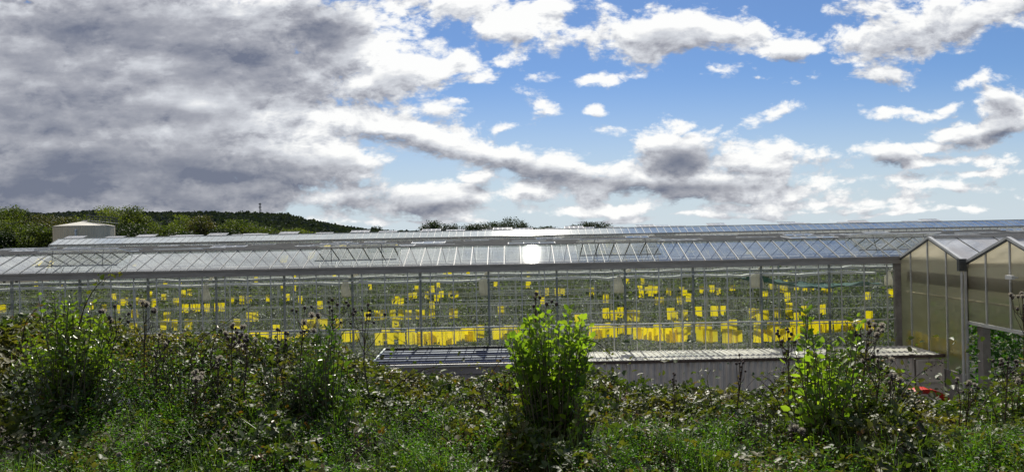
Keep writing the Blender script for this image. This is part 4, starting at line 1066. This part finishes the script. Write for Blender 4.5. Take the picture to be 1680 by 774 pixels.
# leafy shrubs
def shrub(name, label, x, ybase, d, tips, m, leaf=.06, per=26, aspect=.62, seed=1, fill=1.0, stem_r=.010, pw=1.25):
    """upright shoots from one base; tips = list of (photo x, photo y, depth offset)"""
    r = np.random.default_rng(seed); b = P(x, ybase, d); root = empty(name, b); tag(root, label, 'shrub')
    st = MB(); ps, ds, sz = [], [], []
    for (tx, ty, dd) in tips:
        t = P(tx, ty, d+dd) - b; base = Vector((t.x*.12+r.normal()*.03, t.y*.12+r.normal()*.03, 0))
        mid_ = Vector((t.x*.55+r.normal()*.03, t.y*.6+r.normal()*.03, t.z*.5))
        pts = [base, base.lerp(mid_, .5)+Vector((0,0,t.z*.04)), mid_, mid_.lerp(t, .55)+Vector((r.normal()*.01, r.normal()*.01, 0)), t]
        st.tube(pts, stem_r, 5, .0025, cap=False)
        for i in range(per):
            q = 1-(i/per)**pw*.82; seg = min(int(q*4), 3); c = pts[seg].lerp(pts[seg+1], q*4-seg)
            a = i*2.4+r.uniform(-.3, .3); tip = q > .93
            dr = np.array([math.cos(a), math.sin(a), (.9 if tip else .45)+r.uniform(-.2, .3)])
            ps.append(np.array(c)+dr*np.array([1,1,.3])*.012); ds.append(dr); sz.append(leaf*r.uniform(.45, 1.2)*(1 if q < .9 else .75))
    st.build('stem', M['stem'], root)
    ps = np.array(ps); ds = np.array(ds); n = len(ps)
    t = unit(ds + r.normal(size=(n,3))*.22); nrm = unit(np.array([0,0,1.0])*.5 + r.normal(size=(n,3))*.55 - ds*.15)
    nrm = unit(nrm - t*np.sum(nrm*t, 1, keepdims=True)); s_ = np.cross(t, nrm); L = np.array(sz)[:, None]; W = L*aspect*.5; c1 = nrm*W*.25
    v = np.stack([ps, ps+t*L*.22+s_*W*.72+c1, ps+t*L*.6+s_*W+c1, ps+t*L*.9+s_*W*.45+c1*.5, ps+t*L-nrm*L*.06, ps+t*L*.9-s_*W*.45+c1*.5, ps+t*L*.6-s_*W+c1, ps+t*L*.22-s_*W*.72+c1, ps+t*L*.6], 1).reshape(-1, 3)
    f0 = np.arange(n)[:, None]*9; f = np.concatenate([f0+np.array(q) for q in ([0,1,2,8],[8,2,3,4],[0,8,6,7],[8,4,5,6])], 1).reshape(-1, 4)
    np_mesh('foliage', v, f, m, root); return root
def envelope(n, xc, hw, ytop, ybot, seed, pinch=.35, depth=.32, edge=None):
    r = np.random.default_rng(seed); out = []
    while len(out) < n:
        a = r.uniform(-1, 1); v_ = r.uniform(0, 1)**1.3; yt = ytop + (ybot-ytop)*(.05+.22*a*a) + (edge(a) if edge else 0)
        y = yt + (ybot-yt)*v_; wv = hw*(1-pinch*max(0.0, (y-ytop)/(ybot-ytop))**1.5)
        out.append((xc+a*wv, y, r.uniform(-depth, depth)))
    return out
M['shrub_y'] = leafmat('yellow green shrub leaves', (0.085,0.14,0.018), (0.16,0.21,0.03), (0.05,0.095,0.016), .40, .52, .4, tboost=2.3, scale=3)
M['shrub_m'] = leafmat('olive green shrub leaves', (0.075,0.125,0.016), (0.14,0.19,0.025), (0.05,0.095,0.016), .36, .42, .5, tboost=1.9, scale=3)
M['shrub_g'] = leafmat('mid green shrub leaves', (0.04,0.085,0.014), (0.085,0.14,0.02), (0.03,0.06,0.014), .36, .38, .5, tboost=1.8, scale=3)
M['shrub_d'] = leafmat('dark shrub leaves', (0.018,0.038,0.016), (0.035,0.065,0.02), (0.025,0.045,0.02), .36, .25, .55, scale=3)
tips = envelope(95, 902, 82, 505, 622, 1, pinch=.45, edge=lambda a: 14*abs(a+.1)+10*math.sin(a*7)) + [(935,507,0),(928,515,.1),(880,521,0),(868,527,.1),(852,540,0),(892,530,-.1),(945,525,0)]
shrub('leafy_shrub', 'big yellow-green round-leaved shrub in the centre foreground, in front of the glass wall', 903, 792, 6.2, tips, M['shrub_y'], .084, 19, .72, 11, pw=1.6)
tips = envelope(90, 905, 44, 600, 770, 2, pinch=-.4)  # lower part of the central shrub, self-shade put into dark leaves
shrub('leafy_shrub', 'lower part of the big central shrub, its shade put into dark leaf colour', 905, 800, 6.35, tips, M['shrub_d'], .055, 22, .55, 12)
tips = envelope(85, 108, 70, 484, 620, 3, pinch=-.3, edge=lambda a: 16*abs(a)) + [(62,484,0),(72,492,.1),(88,481,0),(100,478,.1),(118,486,0),(150,497,0),(140,492,.1)]
shrub('leafy_shrub', 'tall yellow-green shrub at the far left below the gutter', 110, 760, 6.7, tips, M['shrub_m'], .075, 24, .55, 13)
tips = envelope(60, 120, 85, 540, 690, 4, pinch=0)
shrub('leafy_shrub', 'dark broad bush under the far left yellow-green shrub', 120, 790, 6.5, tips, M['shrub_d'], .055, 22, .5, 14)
tips = envelope(18, 1345, 60, 548, 660, 5, pinch=.1, edge=lambda a: 25*abs(a)) + [(1320,500,0),(1316,515,.05),(1324,508,.02),(1330,525,0),(1398,528,.04),(1410,530,0),(1338,548,0),(1355,555,.1),(1300,560,0),(1362,565,0),(1404,520,0),(1402,540,.05),(1408,560,0),(1290,590,0),(1375,585,0)]
shrub('leafy_shrub', 'open yellow-green shrub in front of the right end of the container', 1345, 765, 6.1, tips, M['shrub_y'], .090, 17, .62, 15, pw=1.1)
tips = envelope(75, 1375, 85, 570, 730, 6, pinch=0, depth=.4)
shrub('leafy_shrub', 'dense mid-green bush below the right-hand yellow-green shrub', 1375, 800, 6.4, tips, M['shrub_g'], .042, 30, .55, 16)
tips = envelope(60, 535, 48, 522, 690, 7, pinch=0, edge=lambda a: 12*abs(a)) + [(545,522,0),(552,530,0),(535,535,.1),(520,545,0)]
shrub('leafy_shrub', 'slim green shrub left of the blue-roofed shed among tall thistles', 530, 760, 6.6, tips, M['shrub_g'], .062, 24, .55, 17)
tips = envelope(90, 270, 110, 535, 690, 8, pinch=-.2)
shrub('leafy_shrub', 'small-leaved bushy shrub midway between far left shrub and slim shrub', 300, 790, 7.0, tips, M['shrub_g'], .036, 26, .6, 18)
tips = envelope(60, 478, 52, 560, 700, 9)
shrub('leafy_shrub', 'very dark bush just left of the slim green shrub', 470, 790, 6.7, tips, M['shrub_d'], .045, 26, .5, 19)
tips = envelope(40, 1660, 60, 610, 720, 10, pinch=-.2)
shrub('leafy_shrub', 'green bush at the right edge of the bank under the open gable', 1660, 790, 6.8, tips, M['shrub_g'], .046, 24, .6, 21)
tips = envelope(16, 950, 14, 640, 690, 22)
shrub('leafy_shrub', 'small bright yellow sprig at the lower right of the central shrub', 948, 740, 5.9, tips, M['shrub_y'], .05, 10, .75, 23)

# woody and green stems arching through the brambles
sm2 = MB(); r3 = np.random.default_rng(77)
Xs, Ds = sample(420, 4.8, 9.0, r3)
for X0, D_0 in zip(Xs, Ds):
    zt = float(top_z(np.array([X0]), np.array([D_0]))[0]); a = r3.uniform(0, 6.28); L = r3.uniform(.25, .8); h_ = r3.uniform(.02, .16)
    p_ = [Vector((X0+math.cos(a)*L*t, D_0+math.sin(a)*L*t*.6, zt-.22+(h_+.22)*math.sin(math.pi*min(1, t*.9+.05)))) for t in np.linspace(0, 1, 7)]
    sm2.tube(p_, r3.uniform(.003, .0065), 4, .0015, cap=False)
tag(sm2.build('bramble_stems', M['cane']), 'thin brown bramble stems arching through the thicket', 'bramble stems', kind='stuff')

# thistles gone to seed
def thistle(label, x, y, d, heads, hw=26, hh=34, fluff=.4, seed=1, sz=1.0, ybase=None, leafy=True):
    r = np.random.default_rng(seed); yb = ybase or y+150; b = P(x + r.uniform(-8, 8), yb, d); root = empty('thistle', b); tag(root, label, 'thistle', 'thistles gone to seed')
    st = MB(); tp = P(x, y, d)-b; main = [Vector((0,0,0)), tp*.35+Vector((r.normal()*.02,0,0)), tp*.7+Vector((r.normal()*.015,0,0)), tp]
    st.tube(main, .008, 5, .003, cap=False); ends = [tp]
    for i in range(heads-1):
        q = P(x+r.uniform(-hw, hw), y+abs(r.normal())*hh*.6+2, d+r.uniform(-.12, .12))-b; t0 = r.uniform(.45, .85)
        s0 = main[1].lerp(main[2], (t0-.35)/.35) if t0 < .7 else main[2].lerp(tp, (t0-.7)/.3)
        m2 = s0.lerp(q, .55)+Vector(((q.x-s0.x)*.2, 0, -.01)); st.tube([s0, m2, q], .004, 4, .002, cap=False); ends.append(q)
    st.build('stem', M['cane'], root)
    hd = MB(); fl = []
    for q in ends:
        s_ = sz*r.uniform(.8, 1.25)*.0145; tl = Euler((r.uniform(-.6,.6), r.uniform(-.6,.6), 0)).to_matrix()
        h_ = MB(); h_.lathe(q, [(.1*s_,-s_*1.1),(s_*.75,-s_*.8),(s_,0),(s_*.8,s_*.7),(s_*.5,s_*1.15),(s_*.1,s_*1.2)], 9, tl)
        h_.build('flower_head', M['thistle_head'], root, True)
        if r.random() < fluff:
            k_ = 70; a = unit(r.normal(size=(k_, 3))+np.array([0,0,.9])); fl.append((np.repeat(np.array(q)[None], k_, 0)+np.array([0,0,s_*.6]), a, np.full(k_, s_*r.uniform(1.5, 2.4))))
    for c, dr, L in fl:
        L = L[:, None]
        s2 = unit(np.cross(dr, r.normal(size=dr.shape)))*L*.10
        v = np.stack([c-s2*.3, c+s2*.3, c+dr*L+s2, c+dr*L-s2], 1).reshape(-1, 3); f = np.arange(len(c))[:, None]*4+np.arange(4)
        np_mesh('fluff', v, f, M['fluff'], root)
    if leafy:
        nl = 16; tt = r.uniform(.05, .8, nl); c = np.array([[*(tp*t)] for t in tt]); a = r.uniform(0, 6.28, nl)
        v, f = leaves(c, r.uniform(.03, .07, nl), .35, .3, .4, droop=.2, dirs=np.stack([np.cos(a), np.sin(a), np.zeros(nl)], 1), r=r)
        np_mesh('foliage', v, f, M['dry'] if seed % 2 else M['bramble'], root)
TH = [ # label, x, y, d, heads, hw, hh, fluff
 ('thistle with pale heads right of the far left shrub', 188,502,6.6,9,26,30,.5),
 ('thistle with white fluff above the first card band near the left', 234,498,6.9,8,24,34,.4),
 ('short brown-headed thistle on the left bank in front of the lowest cards', 262,548,6.8,7,22,26,.3),
 ('clustered dark thistle under the arching cane left of centre', 382,534,6.5,13,20,24,.3),
 ('dark thistle with a drooping cluster just right of the arching cane', 404,552,6.4,10,20,20,.2),
 ('thistle with dark heads before the third column left of the shed', 455,540,6.6,8,18,24,.1),
 ('pale fluffy thistle left of the slim green shrub', 500,505,6.5,10,26,30,.5),
 ('tall thin thistle with small dark heads behind the slim green shrub', 545,492,6.9,12,40,30,0),
 ('tall dark thistle at the left corner of the blue-roofed shed', 604,500,6.8,12,30,36,0),
 ('thin dark-headed weed rising above the big central shrub', 880,482,6.4,9,34,22,0),
 ('small weed with dark seeds in front of the left half of the container', 1105,612,7.6,7,10,30,0),
 ('taller seeded weed in front of the middle of the container', 1213,582,7.2,9,10,34,0),
 ('dark seeded weed left of the right-hand yellow-green shrub', 1292,540,6.8,12,18,50,.05),
 ('large pale thistle with many fluffy heads before the corner post', 1425,530,6.3,18,26,26,.55),
 ('brown thistle below the large pale thistle', 1440,575,6.3,12,24,30,.4),
 ('small fluffy thistle in front of the container door', 1462,612,6.2,6,18,20,.6),
 ('dry weed stem below the tan wing wall', 1590,628,7.0,9,16,20,.3),
 ('leaning stem with one head in front of the tan wing wall', 1571,622,7.0,2,8,6,.8),
 ('brown seeded thistle at the right edge below the gable', 1655,588,6.4,14,26,28,.3),
 ('tall thistle cut by the right edge in front of the second gable', 1676,482,6.5,11,22,30,.3),
 ('low fluffy thistle head in the left bank shade', 322,610,6.3,6,12,16,.9),
 ('dim thistle in the middle of the left bank', 360,590,6.6,7,20,20,.3),
 ('thistle among leaves left of the central shrub', 835,612,6.8,5,14,20,.2),
 ('fluffy low thistle at the foot of the right bush', 1300,695,5.8,5,18,16,.8),
]
for i, (lb, x, y, d, h_, hw, hh, fl) in enumerate(TH): thistle(lb, x, y, d, h_, hw, hh, fl, 400+i, sz=1.0 if d < 7 else .8)

# arching bramble canes
def cane(label, pts, d, nleaf, seed, size=.045, m='bramble', berries=0, dd=0.0, spread=.03):
    r = np.random.default_rng(seed); w_ = [P(x, y, d+dd*i) for i, (x, y) in enumerate(pts)]; b = w_[0]
    root = empty('bramble_cane', b); tag(root, label, 'bramble cane', 'arching bramble canes on the bank')
    loc = [q-b for q in w_]; sm_ = []
    for i in range(len(loc)-1):               # Catmull-Rom
        p0, p1, p2, p3 = loc[max(i-1,0)], loc[i], loc[i+1], loc[min(i+2, len(loc)-1)]
        for j in range(6):
            t = j/6; sm_.append(.5*((2*p1)+(p2-p0)*t+(2*p0-5*p1+4*p2-p3)*t*t+(-p0+3*p1-3*p2+p3)*t**3))
    sm_.append(loc[-1]); s_ = MB(); s_.tube(sm_, .0055, 5, .002, cap=False); s_.build('stem', M['cane'], root)
    idx = r.uniform(.25, 1, nleaf)**.7*(len(sm_)-1); c = np.array([[*sm_[int(i_)]] for i_ in idx]) + r.normal(size=(nleaf, 3))*spread
    v, f = leaves(c, r.uniform(.6, 1.15, nleaf)*size, .65, .45, .35, r=r); np_mesh('foliage', v, f, M[m], root)
    for i in range(berries):
        q = sm_[-1-(i % 8)]+Vector(tuple(r.normal(size=3)*.012)); h_ = MB(); h_.lathe(q, [(.001,-.007),(.006,-.004),(.0075,0),(.006,.005),(.001,.007)], 8); h_.build('berry', M['thistle_head'], root, True)
cane('long bramble cane reaching up to the gutter above the far left shrub', [(128,540),(140,500),(158,470),(175,456),(200,447)], 6.2, 16, 1, .055, dd=-.05)
cane('long bare cane arching right in front of the glass wall left of centre', [(312,590),(330,558),(352,540),(372,528),(405,505),(428,497)], 6.1, 9, 2, .035)
cane('short curved cane crossing the lowest cards left of centre', [(345,600),(350,565),(362,540),(380,530)], 6.0, 8, 3, .035, 'bramble_r')
cane('small reddish cane on the left near the first column', [(36,560),(42,530),(52,515),(62,505)], 6.3, 9, 4, .045, 'bramble_r')
cane('leafy cane trailing over the blue shed roof edge', [(640,640),(680,612),(720,600),(770,598),(812,606),(850,628)], 6.8, 26, 5, .045)
cane('cane rising in front of the right end of the shed roof', [(790,640),(805,615),(820,592),(838,580)], 6.6, 9, 6, .04, 'bramble_r')
cane('hanging bramble shoot over the left end of the container', [(945,555),(975,560),(995,575),(1012,604)], 5.9, 16, 7, .045)
cane('upright bramble shoot with flat leaves before the container', [(1168,665),(1164,640),(1160,620),(1166,606)], 7.0, 16, 8, .05, spread=.05)
cane('dark leaning stem before the middle of the container', [(1290,690),(1275,655),(1255,630),(1232,614)], 6.4, 5, 9, .04)
cane('spray with small dark berries in front of the container door', [(1478,650),(1498,622),(1520,605),(1545,592)], 6.4, 4, 10, .035, berries=9)
cane('shoot with yellowish leaves beside the container door', [(1462,660),(1470,630),(1480,612),(1492,616)], 6.3, 7, 11, .05, 'shrub_y')
cane('arching cane at the right end of the bank below the opening', [(1600,690),(1618,655),(1640,640),(1672,645)], 6.6, 20, 12, .05)
for i in range(22):
    x = 40+74*i+random.uniform(-20,20); yb = float(np.interp(x, ox, oy)); d = random.uniform(7.0, 8.2); s_ = random.choice([-1,1])
    side = 'left' if s_ < 0 else 'right'
    where = ['below the far left cards','under the far left shrub','at the left shrub edge','beside the pale-headed thistle','below the second left thistle','left of the long bare cane','under the long bare cane','below the dark clustered thistle','by the very dark bush','below the slim shrub','at the shed left corner','over the left part of the shed wall','over the middle of the shed wall','left of the central shrub','right of the central shrub','over the left part of the container wall','by the small seeded weed','by the upright flat-leaved shoot','left of the right-hand shrub','below the large pale thistle','below the red hood','under the tan wing wall'][i]
    cane(f'small bramble sprig leaning {side} {where}', [(x, yb+40), (x+s_*8, yb+8), (x+s_*22, yb-10), (x+s_*44, yb-6)], d, 14, 600+i, .042, dd=.02, spread=.035)
# white seed clocks
for i, (x, y, lb) in enumerate([(1217,750,'round white seed clock low on the right of centre'),(240,728,'round white seed clock on the lower left bank'),(195,745,'smaller white seed clock left of its neighbour on the lower left bank'),(1248,697,'loose white seed clock below the container middle')]):
    d = 5.3; c = P(x, y, d); root = empty('seed_clock', c); tag(root, lb, 'seed head', 'white seed clocks')
    s_ = MB(); s_.tube([(0,0,0),(.01,.01,-.12),(.0,.02,-.3)], .002, 4); s_.build('stem', M['stem'], root)
    k_ = 260; a = unit(rng.normal(size=(k_, 3))); s2 = unit(np.cross(a, rng.normal(size=a.shape)))*.0035
    v = np.stack([a*.003-s2*.2, a*.003+s2*.2, a*.019+s2, a*.019-s2], 1).reshape(-1, 3); np_mesh('seed_fluff', v, np.arange(k_)[:, None]*4+np.arange(4), M['fluff'], root)
